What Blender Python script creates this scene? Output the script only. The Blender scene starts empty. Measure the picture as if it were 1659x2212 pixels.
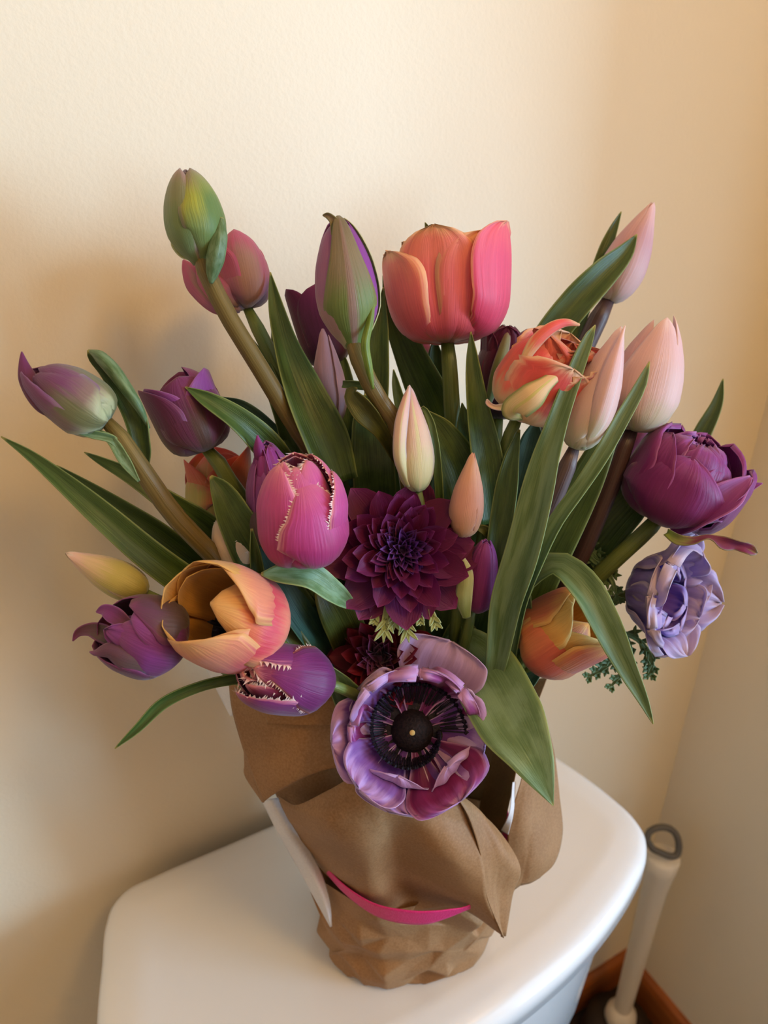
import bpy, math, random
import numpy as np
from mathutils import Vector, Matrix

# ------------------------------------------------------------------ camera
SC = bpy.context.scene
H = 1.316; TH = math.radians(28.0); PS = math.radians(28.6); FPX = 2212 * 26 / 36
cd = bpy.data.cameras.new('camera'); cam = bpy.data.objects.new('camera', cd)
SC.collection.objects.link(cam)
cd.sensor_fit = 'VERTICAL'; cd.sensor_height = 36; cd.sensor_width = 27; cd.lens = 26
cd.clip_start = 0.02; cd.clip_end = 50
cam.location = (0, 0, H); cam.rotation_euler = (math.radians(90) - TH, 0, -PS)
cd.dof.use_dof = True; cd.dof.focus_distance = 0.375; cd.dof.aperture_fstop = 9.0
SC.camera = cam
# ------------------------------------------------------------------ colour management, world, lights
SC.view_settings.view_transform = 'Standard'; SC.view_settings.look = 'None'
SC.view_settings.exposure = 0.0; SC.view_settings.gamma = 1.0; SC.view_settings.use_curve_mapping = False
W = bpy.data.worlds.new('world'); SC.world = W; W.use_nodes = True
W.node_tree.nodes['Background'].inputs[0].default_value = (0.80, 0.88, 1.0, 1)
W.node_tree.nodes['Background'].inputs[1].default_value = 1.0
BACK_Y = 0.471; RIGHT_X = 0.727
WIN = dict(y0=-1.15, y1=0.10, z0=0.42, z1=1.95)       # window opening in the right wall

def area_light(name, loc, target, sx, sy, power, col):
    l = bpy.data.lights.new(name, 'AREA'); l.shape = 'RECTANGLE'; l.size = sx; l.size_y = sy
    l.energy = power; l.color = col
    o = bpy.data.objects.new(name, l); SC.collection.objects.link(o)
    o.location = loc
    o.rotation_euler = (Vector(target) - Vector(loc)).to_track_quat('-Z', 'Y').to_euler()
    return o
# daylight enters by the window in the right wall (out of the picture): the bright outdoors well beyond the glass, and the sky in the opening
area_light('window_right_daylight_offscreen', (4.65, -3.89, 1.43), (0.15, 0.36, 1.05), 1.55, 2.5, 330, (0.46, 0.74, 1.0))
area_light('window_right_sky_offscreen', (RIGHT_X + 0.135, -0.70, 1.2), (-1, -0.70, 1.2), 0.85, 1.45, 9.0, (0.52, 0.76, 1.0))
# the warm bulb of the room's ceiling lamp (out of the picture, at ceiling height)
SCONCE = (0.40, -0.55, 2.20)
sl = bpy.data.lights.new('ceiling_lamp_offscreen', 'POINT'); sl.energy = 16.0; sl.color = (1.0, 0.58, 0.17); sl.shadow_soft_size = 0.12
so_ = bpy.data.objects.new('ceiling_lamp_offscreen', sl); SC.collection.objects.link(so_); so_.location = SCONCE

# ------------------------------------------------------------------ helpers
rng = np.random.default_rng(11)
CAMP = np.array([0, 0, H])
RC = np.array([math.cos(PS), -math.sin(PS), 0.0])
FC = np.array([math.sin(PS) * math.cos(TH), math.cos(PS) * math.cos(TH), -math.sin(TH)])
UC = np.cross(RC, FC)

def P(px, py, d):
    return CAMP + d * (FC + RC * ((px - 829.5) / FPX) - UC * ((py - 1106) / FPX))
def nrm(a):
    a = np.asarray(a, float); return a / np.maximum(np.linalg.norm(a, axis=-1, keepdims=True), 1e-12)
def herm(x, y, u, mono=True):
    x = np.asarray(x, float); y = np.asarray(y, float)
    one = y.ndim == 1
    if one: y = y[:, None]
    h = np.diff(x)[:, None]; d = np.diff(y, axis=0) / h
    m = np.zeros_like(y); m[0] = d[0]; m[-1] = d[-1]
    if len(x) > 2:
        if mono:
            p = d[:-1] * d[1:]
            m[1:-1] = np.where(p > 0, 2 * d[:-1] * d[1:] / np.where(np.abs(d[:-1] + d[1:]) < 1e-12, 1, d[:-1] + d[1:]), 0)
        else:
            m[1:-1] = (d[:-1] * h[1:] + d[1:] * h[:-1]) / (h[:-1] + h[1:])
    u = np.clip(np.asarray(u, float), x[0], x[-1])
    i = np.clip(np.searchsorted(x, u, 'right') - 1, 0, len(x) - 2)
    t = ((u - x[i]) / (x[i + 1] - x[i]))[:, None]; hh = h[i]
    r = ((2*t**3 - 3*t**2 + 1) * y[i] + (t**3 - 2*t**2 + t) * hh * m[i]
         + (-2*t**3 + 3*t**2) * y[i + 1] + (t**3 - t**2) * hh * m[i + 1])
    return r[:, 0] if one else r
def S(r, g, b):
    f = lambda c: (c / 12.92 if c <= 0.04045 else ((c + 0.055) / 1.055) ** 2.4)
    return (f(r / 255), f(g / 255), f(b / 255), 1.0)

def mesh_obj(name, verts, faces, mats, parent=None, origin=None, uvs=None, smooth=True):
    verts = np.asarray(verts, float).reshape(-1, 3)
    if origin is not None: verts = verts - np.asarray(origin)
    me = bpy.data.meshes.new(name)
    me.from_pydata(verts.tolist(), [], faces)
    if uvs is not None:
        ul = me.uv_layers.new(name='UVMap'); li = np.zeros(len(me.loops), dtype=np.int32)
        me.loops.foreach_get('vertex_index', li)
        ul.data.foreach_set('uv', np.asarray(uvs, float).reshape(-1, 2)[li].ravel())
    if smooth: me.polygons.foreach_set('use_smooth', [True] * len(me.polygons))
    if not isinstance(mats, (list, tuple)): mats = [mats]
    for m in mats: me.materials.append(m)
    me.update()
    o = bpy.data.objects.new(name, me); SC.collection.objects.link(o)
    if parent is not None: o.parent = parent
    return o
def grid_faces(nu, nv, close=False):
    f = []
    for i in range(nu - 1):
        for j in range(nv if close else nv - 1):
            k = (j + 1) % nv
            f.append((i*nv + j, i*nv + k, (i+1)*nv + k, (i+1)*nv + j))
    return f
def grid_obj(name, pos, mats, parent, origin, close=False, thick=0.0, uv=None):
    nu, nv = pos.shape[:2]
    if uv is None:
        U, V = np.meshgrid(np.linspace(0, 1, nu), np.linspace(0, 1, nv), indexing='ij'); uv = np.stack([U, V], -1)
    o = mesh_obj(name, pos, grid_faces(nu, nv, close), mats, parent, origin, uv)
    if thick:
        s = o.modifiers.new('thickness', 'SOLIDIFY'); s.thickness = thick; s.offset = 0
        if isinstance(mats, (list, tuple)) and len(mats) > 1: s.material_offset = 1
    return o
def thing(name, label, cat, loc, group=None):
    o = bpy.data.objects.new(name, None); SC.collection.objects.link(o)
    o.location = tuple(loc); o.empty_display_size = 0.02
    o['label'] = label; o['category'] = cat
    if group: o['group'] = group
    return o
def struct(o):
    o['kind'] = 'structure'; return o
def box(name, lo, hi, mat, parent=None, origin=(0, 0, 0)):
    x0, y0, z0 = lo; x1, y1, z1 = hi
    v = [(x0,y0,z0),(x1,y0,z0),(x1,y1,z0),(x0,y1,z0),(x0,y0,z1),(x1,y0,z1),(x1,y1,z1),(x0,y1,z1)]
    f = [(0,3,2,1),(4,5,6,7),(0,1,5,4),(1,2,6,5),(2,3,7,6),(3,0,4,7)]
    return mesh_obj(name, v, f, mat, parent, origin, smooth=False)

# ------------------------------------------------------------------ materials
def new_mat(name):
    m = bpy.data.materials.new(name); m.use_nodes = True
    nt = m.node_tree; nt.nodes.clear()
    return m, nt, nt.nodes, nt.links
def ramp(N, cols, interp='EASE'):
    r = N.new('ShaderNodeValToRGB'); r.color_ramp.interpolation = interp
    e = r.color_ramp.elements
    while len(e) > 1: e.remove(e[-1])
    e[0].position = cols[0][0]; e[0].color = cols[0][1]
    for p, c in cols[1:]:
        k = e.new(p); k.color = c
    return r
def mth(N, L, op, a, b=None, c=None, clamp=False):
    n = N.new('ShaderNodeMath'); n.operation = op; n.use_clamp = clamp
    for i, x in enumerate((a, b, c)):
        if x is None: continue
        if isinstance(x, (int, float)): n.inputs[i].default_value = x
        else: L.new(x, n.inputs[i])
    return n.outputs[0]
def smooth(N, L, x, a, b):
    n = N.new('ShaderNodeMapRange'); n.interpolation_type = 'SMOOTHSTEP'
    L.new(x, n.inputs[0]); n.inputs[1].default_value = a; n.inputs[2].default_value = b
    return n.outputs[0]
def mixc(N, L, f, a, b, blend='MIX'):
    n = N.new('ShaderNodeMix'); n.data_type = 'RGBA'; n.blend_type = blend
    for i, x in ((0, f), (6, a), (7, b)):
        if isinstance(x, (int, float)): n.inputs[i].default_value = x
        elif isinstance(x, tuple): n.inputs[i].default_value = x
        else: L.new(x, n.inputs[i])
    return n.outputs[2]
def finish(N, L, col, rough, trans, bump=None, bstr=0.2, spec=0.4, sheen=0.0, coat=0.0):
    out = N.new('ShaderNodeOutputMaterial'); b = N.new('ShaderNodeBsdfPrincipled')
    if isinstance(col, tuple): b.inputs['Base Color'].default_value = col
    else: L.new(col, b.inputs['Base Color'])
    b.inputs['Roughness'].default_value = rough; b.inputs['Specular IOR Level'].default_value = spec
    b.inputs['Sheen Weight'].default_value = sheen; b.inputs['Coat Weight'].default_value = coat
    b.inputs['Coat Roughness'].default_value = 0.08
    if bump is not None:
        bn = N.new('ShaderNodeBump'); bn.inputs['Strength'].default_value = bstr
        bn.inputs['Distance'].default_value = 0.002
        L.new(bump, bn.inputs['Height']); L.new(bn.outputs[0], b.inputs['Normal'])
    if trans > 0:
        t = N.new('ShaderNodeBsdfTranslucent')
        if isinstance(col, tuple): t.inputs[0].default_value = col
        else: L.new(col, t.inputs[0])
        mx = N.new('ShaderNodeMixShader'); mx.inputs[0].default_value = trans
        L.new(b.outputs[0], mx.inputs[1]); L.new(t.outputs[0], mx.inputs[2]); L.new(mx.outputs[0], out.inputs[0])
    else: L.new(b.outputs[0], out.inputs[0])
    return b
MATS = {}
def petal_mat(name, cols, edge=None, edge_w=0.22, edge_a=0.9, stripe=None, stripe_w=0.35, stripe_u=(0.45, 0.95),
              streak=0.30, rough=0.46, trans=0.22, sheen=0.2, bump=0.22, freq=46.0):
    """cols: colours from base (0) to tip (1); edge: rim colour; stripe: flame up the middle"""
    if name in MATS: return MATS[name]
    m, nt, N, L = new_mat(name)
    uvn = N.new('ShaderNodeUVMap'); sep = N.new('ShaderNodeSeparateXYZ'); L.new(uvn.outputs[0], sep.inputs[0])
    u, v = sep.outputs[0], sep.outputs[1]
    oi = N.new('ShaderNodeObjectInfo')
    cmb = N.new('ShaderNodeCombineXYZ')
    L.new(mth(N, L, 'MULTIPLY', u, 2.2), cmb.inputs[0]); L.new(mth(N, L, 'MULTIPLY', v, freq), cmb.inputs[1])
    L.new(mth(N, L, 'MULTIPLY', oi.outputs['Random'], 37.0), cmb.inputs[2])
    n1 = N.new('ShaderNodeTexNoise'); n1.inputs['Scale'].default_value = 1.0; n1.inputs['Detail'].default_value = 5
    L.new(cmb.outputs[0], n1.inputs[0])
    cm2 = N.new('ShaderNodeCombineXYZ')
    L.new(mth(N, L, 'MULTIPLY', u, 3.0), cm2.inputs[0]); L.new(mth(N, L, 'MULTIPLY', v, 5.0), cm2.inputs[1])
    L.new(mth(N, L, 'MULTIPLY', oi.outputs['Random'], 91.0), cm2.inputs[2])
    n2 = N.new('ShaderNodeTexNoise'); n2.inputs['Scale'].default_value = 1.0; n2.inputs['Detail'].default_value = 2
    L.new(cm2.outputs[0], n2.inputs[0])
    uu = mth(N, L, 'ADD', u, mth(N, L, 'MULTIPLY', mth(N, L, 'SUBTRACT', n1.outputs[0], 0.5), 0.22))
    uu = mth(N, L, 'ADD', uu, mth(N, L, 'MULTIPLY', mth(N, L, 'SUBTRACT', n2.outputs[0], 0.5), 0.26))
    rp = ramp(N, cols); L.new(uu, rp.inputs[0]); col = rp.outputs[0]
    av = mth(N, L, 'ABSOLUTE', mth(N, L, 'SUBTRACT', mth(N, L, 'MULTIPLY', v, 2.0), 1.0))
    avn = mth(N, L, 'ADD', av, mth(N, L, 'MULTIPLY', mth(N, L, 'SUBTRACT', n1.outputs[0], 0.5), 0.30))
    if stripe is not None:
        f = mth(N, L, 'SUBTRACT', 1.0, smooth(N, L, avn, stripe_w * 0.35, stripe_w))
        f2 = mth(N, L, 'SUBTRACT', 1.0, smooth(N, L, uu, stripe_u[0], stripe_u[1]))
        col = mixc(N, L, mth(N, L, 'MULTIPLY', f, f2), col, stripe)
    if edge is not None:
        f = smooth(N, L, avn, 1.0 - edge_w, 1.02)
        f2 = smooth(N, L, uu, 1.02 - edge_w * 0.6, 1.03)
        col = mixc(N, L, mth(N, L, 'MULTIPLY', mth(N, L, 'MAXIMUM', f, f2), edge_a), col, edge)
    sh = mth(N, L, 'ADD', mth(N, L, 'MULTIPLY', mth(N, L, 'SUBTRACT', n1.outputs[0], 0.5), streak * 1.1), 1.0)
    cs = N.new('ShaderNodeCombineXYZ')
    for i in range(3): L.new(sh, cs.inputs[i])
    col = mixc(N, L, 1.0, col, cs.outputs[0], 'MULTIPLY')
    finish(N, L, col, rough, trans, n1.outputs[0], bump, 0.35, sheen)
    MATS[name] = m; return m
def leaf_mat(name, dark, light, edge, rough=0.38, trans=0.18, bloom=None):
    if name in MATS: return MATS[name]
    m, nt, N, L = new_mat(name)
    uvn = N.new('ShaderNodeUVMap'); sep = N.new('ShaderNodeSeparateXYZ'); L.new(uvn.outputs[0], sep.inputs[0])
    u, v = sep.outputs[0], sep.outputs[1]
    oi = N.new('ShaderNodeObjectInfo'); cmb = N.new('ShaderNodeCombineXYZ')
    L.new(mth(N, L, 'MULTIPLY', u, 3.0), cmb.inputs[0]); L.new(mth(N, L, 'MULTIPLY', v, 34.0), cmb.inputs[1])
    L.new(mth(N, L, 'MULTIPLY', oi.outputs['Random'], 53.0), cmb.inputs[2])
    n1 = N.new('ShaderNodeTexNoise'); n1.inputs['Scale'].default_value = 1.0; n1.inputs['Detail'].default_value = 4
    L.new(cmb.outputs[0], n1.inputs[0])
    cm2 = N.new('ShaderNodeCombineXYZ')
    L.new(mth(N, L, 'MULTIPLY', u, 7.0), cm2.inputs[0]); L.new(mth(N, L, 'MULTIPLY', v, 4.0), cm2.inputs[1])
    L.new(mth(N, L, 'MULTIPLY', oi.outputs['Random'], 17.0), cm2.inputs[2])
    n2 = N.new('ShaderNodeTexNoise'); n2.inputs['Scale'].default_value = 1.0; n2.inputs['Detail'].default_value = 5
    L.new(cm2.outputs[0], n2.inputs[0])
    f = mth(N, L, 'ADD', mth(N, L, 'MULTIPLY', n1.outputs[0], 0.55), mth(N, L, 'MULTIPLY', n2.outputs[0], 0.55))
    rp = ramp(N, [(0.30, dark), (0.75, light)]); L.new(f, rp.inputs[0]); col = rp.outputs[0]
    if bloom is not None:
        col = mixc(N, L, mth(N, L, 'MULTIPLY', smooth(N, L, n2.outputs[0], 0.40, 0.62), 0.55), col, bloom)
    av = mth(N, L, 'ABSOLUTE', mth(N, L, 'SUBTRACT', mth(N, L, 'MULTIPLY', v, 2.0), 1.0))
    col = mixc(N, L, mth(N, L, 'MULTIPLY', smooth(N, L, av, 0.90, 1.0), 0.75), col, edge)
    col = mixc(N, L, mth(N, L, 'MULTIPLY', smooth(N, L, u, 0.975, 1.0), 0.8), col, S(196, 186, 110))
    finish(N, L, col, rough, trans, n1.outputs[0], 0.22, 0.45)
    MATS[name] = m; return m
def plain_mat(name, col, rough=0.5, spec=0.5, trans=0.0, noise=None, nscale=20, bump=0.0, coat=0.0, stretch=None):
    if name in MATS: return MATS[name]
    m, nt, N, L = new_mat(name)
    tc = N.new('ShaderNodeTexCoord'); n = N.new('ShaderNodeTexNoise')
    n.inputs['Scale'].default_value = nscale; n.inputs['Detail'].default_value = 4
    if stretch:
        mp = N.new('ShaderNodeMapping'); mp.inputs['Scale'].default_value = stretch
        L.new(tc.outputs['Object'], mp.inputs[0]); L.new(mp.outputs[0], n.inputs[0])
    else: L.new(tc.outputs['Object'], n.inputs[0])
    c = col
    if noise is not None:
        rp = ramp(N, [(0.35, col), (0.68, noise)]); L.new(n.outputs[0], rp.inputs[0]); c = rp.outputs[0]
    finish(N, L, c, rough, trans, n.outputs[0] if bump else None, bump, spec, 0, coat)
    MATS[name] = m; return m

wall_m = plain_mat('cream_wall_paint', S(238, 226, 204), 0.62, 0.3, noise=S(240, 228, 207), nscale=3)
def wall_bump(m):      # fine orange-peel roller texture
    nt = m.node_tree; N, L = nt.nodes, nt.links
    b = [n for n in N if n.type == 'BSDF_PRINCIPLED'][0]; tc = [n for n in N if n.type == 'TEX_COORD'][0]
    n = N.new('ShaderNodeTexNoise'); n.inputs['Scale'].default_value = 330; n.inputs['Detail'].default_value = 3
    L.new(tc.outputs['Object'], n.inputs[0])
    bn = N.new('ShaderNodeBump'); bn.inputs['Strength'].default_value = 0.11; bn.inputs['Distance'].default_value = 0.002
    L.new(n.outputs[0], bn.inputs['Height']); L.new(bn.outputs[0], b.inputs['Normal'])
wall_bump(wall_m)
tan_m = plain_mat('tan_wall_paint', S(230, 214, 190), 0.6, 0.3, noise=S(232, 216, 193), nscale=3)
ceil_m = plain_mat('white_ceiling_paint', S(240, 234, 222), 0.7, 0.2)
floor_m = plain_mat('dark_floor_vinyl', S(40, 31, 26), 0.55, 0.3, noise=S(58, 44, 35), nscale=9)
wood_m = plain_mat('stained_wood_trim', S(142, 78, 34), 0.45, 0.4, noise=S(170, 98, 46), nscale=6, stretch=(1.5, 1.5, 30))
ceramic_m = plain_mat('white_glazed_ceramic', S(232, 232, 235), 0.16, 0.5, coat=0.6)
plastic_m = plain_mat('white_plastic', S(216, 203, 184), 0.38, 0.4)
grey_m = plain_mat('grey_rubber', S(88, 82, 74), 0.5, 0.4)
frame_m = plain_mat('white_window_paint', S(236, 232, 224), 0.4, 0.4)

# ------------------------------------------------------------------ the room
CEIL = 2.40; LX = -1.25; FY = -1.9
def wall_rect(name, verts): return struct(mesh_obj(name, verts, [(0, 1, 2, 3)], wall_m, smooth=False))
struct(box('wall_back', (LX, BACK_Y, 0), (RIGHT_X + 0.2, BACK_Y + 0.1, CEIL), wall_m))
struct(box('wall_left', (LX - 0.1, FY, 0), (LX, BACK_Y, CEIL), tan_m))
struct(box('wall_front', (LX, FY - 0.1, 0), (RIGHT_X + 0.2, FY, CEIL), tan_m))
struct(box('floor', (LX, FY, -0.06), (RIGHT_X, BACK_Y, 0), floor_m))
struct(box('ceiling', (LX, FY, CEIL), (RIGHT_X + 0.2, BACK_Y, CEIL + 0.08), ceil_m))
def wall_with_window():
    T = 0.14; ys = [FY, WIN['y0'], WIN['y1'], BACK_Y]; zs = [0, WIN['z0'], WIN['z1'], CEIL]
    V, Fc = [], []
    def quad(a, b, c, d):
        k = len(V); V.extend([a, b, c, d]); Fc.append((k, k+1, k+2, k+3))
    for i in range(3):
        for j in range(3):
            if i == 1 and j == 1: continue
            for x in (RIGHT_X, RIGHT_X + T):
                quad((x, ys[i], zs[j]), (x, ys[i+1], zs[j]), (x, ys[i+1], zs[j+1]), (x, ys[i], zs[j+1]))
    y0, y1, z0, z1 = WIN['y0'], WIN['y1'], WIN['z0'], WIN['z1']; a, b = RIGHT_X, RIGHT_X + T
    quad((a,y0,z0),(b,y0,z0),(b,y0,z1),(a,y0,z1)); quad((a,y1,z0),(b,y1,z0),(b,y1,z1),(a,y1,z1))
    quad((a,y0,z0),(a,y1,z0),(b,y1,z0),(b,y0,z0)); quad((a,y0,z1),(a,y1,z1),(b,y1,z1),(b,y0,z1))
    struct(mesh_obj('wall_right', V, Fc, wall_m, smooth=False))
wall_with_window()
win = bpy.data.objects.new('window_1', None); SC.collection.objects.link(win)
win.location = (RIGHT_X + 0.10, (WIN['y0'] + WIN['y1']) / 2, WIN['z0']); struct(win)
def win_bar(name, y0, y1, z0, z1):
    box(name, (RIGHT_X + 0.085, y0, z0), (RIGHT_X + 0.125, y1, z1), frame_m, win, win.location)
fw = 0.035
win_bar('window_frame', WIN['y0'], WIN['y0'] + fw, WIN['z0'], WIN['z1'])
win_bar('window_frame', WIN['y1'] - fw, WIN['y1'], WIN['z0'], WIN['z1'])
win_bar('window_frame', WIN['y0'] + fw, WIN['y1'] - fw, WIN['z0'], WIN['z0'] + fw)
win_bar('window_frame', WIN['y0'] + fw, WIN['y1'] - fw, WIN['z1'] - fw, WIN['z1'])
# baseboards: a flat board with a rounded top
def baseboard(name, a, b, inward):
    a = np.array(a, float); b = np.array(b, float); n = np.array(inward, float)
    prof = [(0, 0), (0.013, 0), (0.013, 0.058), (0.010, 0.068), (0.004, 0.073), (0, 0.073)]
    v = [p + n * t + np.array([0, 0, z]) for p in (a, b) for t, z in prof]
    k = len(prof); f = [(i, (i+1) % k, k + (i+1) % k, k + i) for i in range(k)] + [tuple(range(k)), tuple(range(2*k-1, k-1, -1))]
    return struct(mesh_obj(name, v, f, wood_m, smooth=False))
baseboard('baseboard_back', (LX, BACK_Y - 1e-4, 0.0005), (RIGHT_X, BACK_Y - 1e-4, 0.0005), (0, -1, 0))
baseboard('baseboard_right', (RIGHT_X - 1e-4, BACK_Y - 0.013, 0.0005), (RIGHT_X - 1e-4, FY, 0.0005), (-1, 0, 0))

# ceiling lamp (above the frame): plate, rod and shade over its bulb
def lathe(prof, n=40, c=(0, 0, 0)):
    a = np.linspace(0, 2 * np.pi, n, endpoint=False)
    return np.array([[(c[0] + r * np.cos(t), c[1] + r * np.sin(t), c[2] + z) for t in a] for r, z in prof])
sx_, sy_, sz_ = SCONCE
lamp = thing('ceiling_lamp', 'white ceiling lamp with a flat round shade above its bulb', 'lamp', (sx_, sy_, CEIL))
grid_obj('lamp_plate', lathe([(0.001, 0), (0.06, 0), (0.06, -0.018), (0.001, -0.02)], c=(sx_, sy_, CEIL)), frame_m, lamp, lamp.location, close=True)
grid_obj('lamp_rod', lathe([(0.007, -0.018), (0.007, sz_ + .15 - CEIL)], 12, c=(sx_, sy_, CEIL)), frame_m, lamp, lamp.location, close=True)
grid_obj('lamp_shade', lathe([(0.001, 0.152), (0.03, 0.150), (0.06, 0.145), (0.12, 0.135), (0.15, 0.125), (0.147, 0.124), (0.117, 0.131), (0.058, 0.139), (0.03, 0.144), (0.001, 0.146)], c=SCONCE), frame_m, lamp, lamp.location, close=True)

# ------------------------------------------------------------------ toilet tank
TX = 0.19; LID = 0.76
def lid_outline(inset=0.0, n=220):
    half = [(0.0, 0.452), (0.10, 0.452), (0.165, 0.452), (0.190, 0.450), (0.203, 0.441), (0.210, 0.428), (0.219, 0.396), (0.2285, 0.360),
            (0.2345, 0.325), (0.2355, 0.300), (0.2300, 0.281), (0.2160, 0.266), (0.190, 0.2525), (0.155, 0.2395), (0.105, 0.2265), (0.055, 0.2195), (0.0, 0.217)]
    p = np.array(half); s = np.r_[0, np.cumsum(np.linalg.norm(np.diff(p, axis=0), axis=1))]
    q = herm(s, p, np.linspace(0, s[-1], n), mono=False)
    full = np.vstack([q, q[-2:0:-1] * [-1, 1]])
    if inset:
        t = np.roll(full, -1, 0) - np.roll(full, 1, 0); t = nrm(t)
        nn = np.stack([t[:, 1], -t[:, 0]], 1)
        c = np.array([0, 0.335]); sg = np.sign(((c - full) * nn).sum(1)); 
        nn = nn * np.sign(np.median(sg))
        full = full + nn * inset
        for _ in range(int(inset * 700)):
            full = full * 0.5 + (np.roll(full, 1, 0) + np.roll(full, -1, 0)) * 0.25
    return full + [TX, 0]
tank = thing('toilet_tank', 'white ceramic toilet tank with bow-fronted lid against the cream wall', 'toilet tank', (TX, 0.34, 0.36))
rings = [(0.012, 0.724), (0.003, 0.7235), (0.0, 0.727), (0.0, 0.744), (0.0012, 0.7495), (0.0045, 0.7540), (0.010, 0.7565), (0.018, 0.7580), (0.026, 0.7592), (0.031, 0.7598), (0.036, 0.7596), (0.044, 0.7594), (0.07, 0.7593)]
o31 = lid_outline(0.031); pos = []
for i, z in rings:
    q = lid_outline(i) if i < 0.0312 else o31 + (np.array([TX, 0.335]) - o31) * ((i - 0.031) / 0.12)
    pos.append(np.c_[q, np.full(438, z)])
cen = np.array([[[TX, 0.335, 0.7593]] * 438])
pos = np.vstack([np.array(pos), cen])
grid_obj('tank_lid', pos, ceramic_m, tank, tank.location, close=True)
body = []
for i, z in [(0.020, 0.724), (0.020, 0.70), (0.024, 0.60), (0.030, 0.50), (0.040, 0.42), (0.052, 0.38), (0.075, 0.362), (0.09, 0.36)]:
    body.append(np.c_[lid_outline(i), np.full(438, z)])
grid_obj('tank_body', np.array(body), ceramic_m, tank, tank.location, close=True)

# toilet brush in the corner behind the tank
bx, by = 0.640, 0.397
brush = thing('toilet_brush', 'white toilet brush with grey rimmed hanging loop standing in the corner', 'toilet brush', (bx, by, 0.0))
br = brush.location
grid_obj('handle', lathe([(0.0125, 0.07), (0.0135, 0.12), (0.0145, 0.22), (0.0155, 0.32), (0.017, 0.385), (0.0205, 0.425), (0.0225, 0.448), (0.018, 0.452), (0.001, 0.453)], 28, (bx, by, 0)), plastic_m, brush, br, close=True)
grid_obj('collar', lathe([(0.012, 0.052), (0.020, 0.056), (0.024, 0.068), (0.0225, 0.082), (0.016, 0.092), (0.013, 0.094)], 28, (bx, by, 0)), plastic_m, brush, br, close=True)
grid_obj('holder', lathe([(0.001, 0.001), (0.05, 0.001), (0.055, 0.006), (0.050, 0.05), (0.030, 0.056), (0.012, 0.057)], 32, (bx, by, 0)), floor_m, brush, br, close=True)
# hanging loop: an egg-shaped grey ring seen on top of the handle
def tube(name, pts, rad, mat, parent, origin, n=10, close=False, flat=1.0):
    pts = np.asarray(pts, float); m = len(pts)
    rad = np.broadcast_to(np.asarray(rad, float), (m,))
    T = np.gradient(pts, axis=0) if not close else np.roll(pts, -1, 0) - np.roll(pts, 1, 0); T = nrm(T)
    ref = np.array([0.3, -0.8, 0.5]); A = nrm(ref - (ref @ T[0]) * T[0]); ring = []
    a = np.linspace(0, 2*np.pi, n, endpoint=False)
    for i in range(m):
        A = nrm(A - (A @ T[i]) * T[i]); B = np.cross(T[i], A)
        ring.append(pts[i] + rad[i] * (np.cos(a)[:, None] * A + np.sin(a)[:, None] * B * flat))
    ring = np.array(ring)
    if close: ring = np.vstack([ring, ring[:1]])
    else: ring = np.vstack([pts[:1][:, None].repeat(n, 1), ring, pts[-1:][:, None].repeat(n, 1)])
    return grid_obj(name, ring, mat, parent, origin, close=True)
lp = np.array([P(x, y, 0.965) for x, y in [(1397, 1812), (1403, 1797), (1420, 1788), (1440, 1788), (1456, 1797), (1465, 1815), (1466, 1836), (1460, 1848), (1446, 1849), (1428, 1842), (1409, 1832)]])
s = np.arange(len(lp) + 1.0); lp2 = herm(s, np.vstack([lp, lp[:1]]), np.linspace(0, len(lp), 60)[:-1], False)
tube('hanging_loop', lp2, 0.0044, grey_m, brush, br, close=True)
# plunger knob that just shows at the lower edge of the picture
kx, ky = P(1560, 2212, 1.16)[:2]
pl = thing('plunger', 'short white plunger knob standing on the dark floor by the baseboard', 'plunger', (kx, ky, 0))
kz = P(1560, 2203, 1.16)[2]
grid_obj('handle', lathe([(0.006, 0.05), (0.006, kz - 0.03), (0.010, kz - 0.024), (0.0125, kz - 0.010), (0.010, kz - 0.002), (0.001, kz)], 20, (kx, ky, 0)), plastic_m, pl, pl.location, close=True)
grid_obj('cup', lathe([(0.045, 0.001), (0.046, 0.012), (0.034, 0.038), (0.012, 0.05), (0.004, 0.052)], 28, (kx, ky, 0)), floor_m, pl, pl.location, close=True)

# ================================================================== the bouquet
# ---- materials
GR = dict(
    mid=leaf_mat('leaf_mid_green', S(48, 70, 28), S(80, 104, 48), S(140, 156, 92)),
    blue=leaf_mat('leaf_blue_green', S(32, 66, 58), S(66, 102, 84), S(104, 138, 106)),
    sage=leaf_mat('leaf_sage_green', S(74, 102, 62), S(108, 134, 88), S(146, 166, 108), bloom=S(126, 152, 118)),
    pale=leaf_mat('leaf_pale_green', S(92, 124, 80), S(122, 152, 106), S(164, 184, 120), bloom=S(136, 168, 136)),
    olive=leaf_mat('leaf_olive_green', S(64, 70, 24), S(94, 98, 40), S(120, 116, 52)),
    lime=leaf_mat('leaf_lime_green', S(90, 116, 32), S(130, 152, 62), S(170, 182, 100)),
)
GR['dark'] = GR['mid']
ST = dict(
    green=leaf_mat('stem_green', S(88, 102, 42), S(120, 132, 68), S(120, 132, 68)),
    brown=leaf_mat('stem_olive_brown', S(98, 84, 40), S(132, 114, 66), S(132, 114, 66)),
    purple=leaf_mat('stem_dusky_purple', S(90, 72, 72), S(122, 100, 100), S(122, 100, 100)),
    plum=leaf_mat('stem_dark_plum', S(66, 46, 48), S(90, 66, 66), S(90, 66, 66)),
)
w_ = S(250, 226, 218)
PM = {}
def pm(key, *a, **k): PM[key] = petal_mat('petal_' + key, *a, **k)
pm('green_bud', [(0, S(118, 136, 84)), (.35, S(124, 142, 78)), (.7, S(168, 170, 66)), (1, S(150, 134, 110))], edge=S(166, 140, 132), edge_w=.14, edge_a=.7, stripe=S(104, 132, 72), stripe_w=.6, stripe_u=(.6, 1.0))
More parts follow.
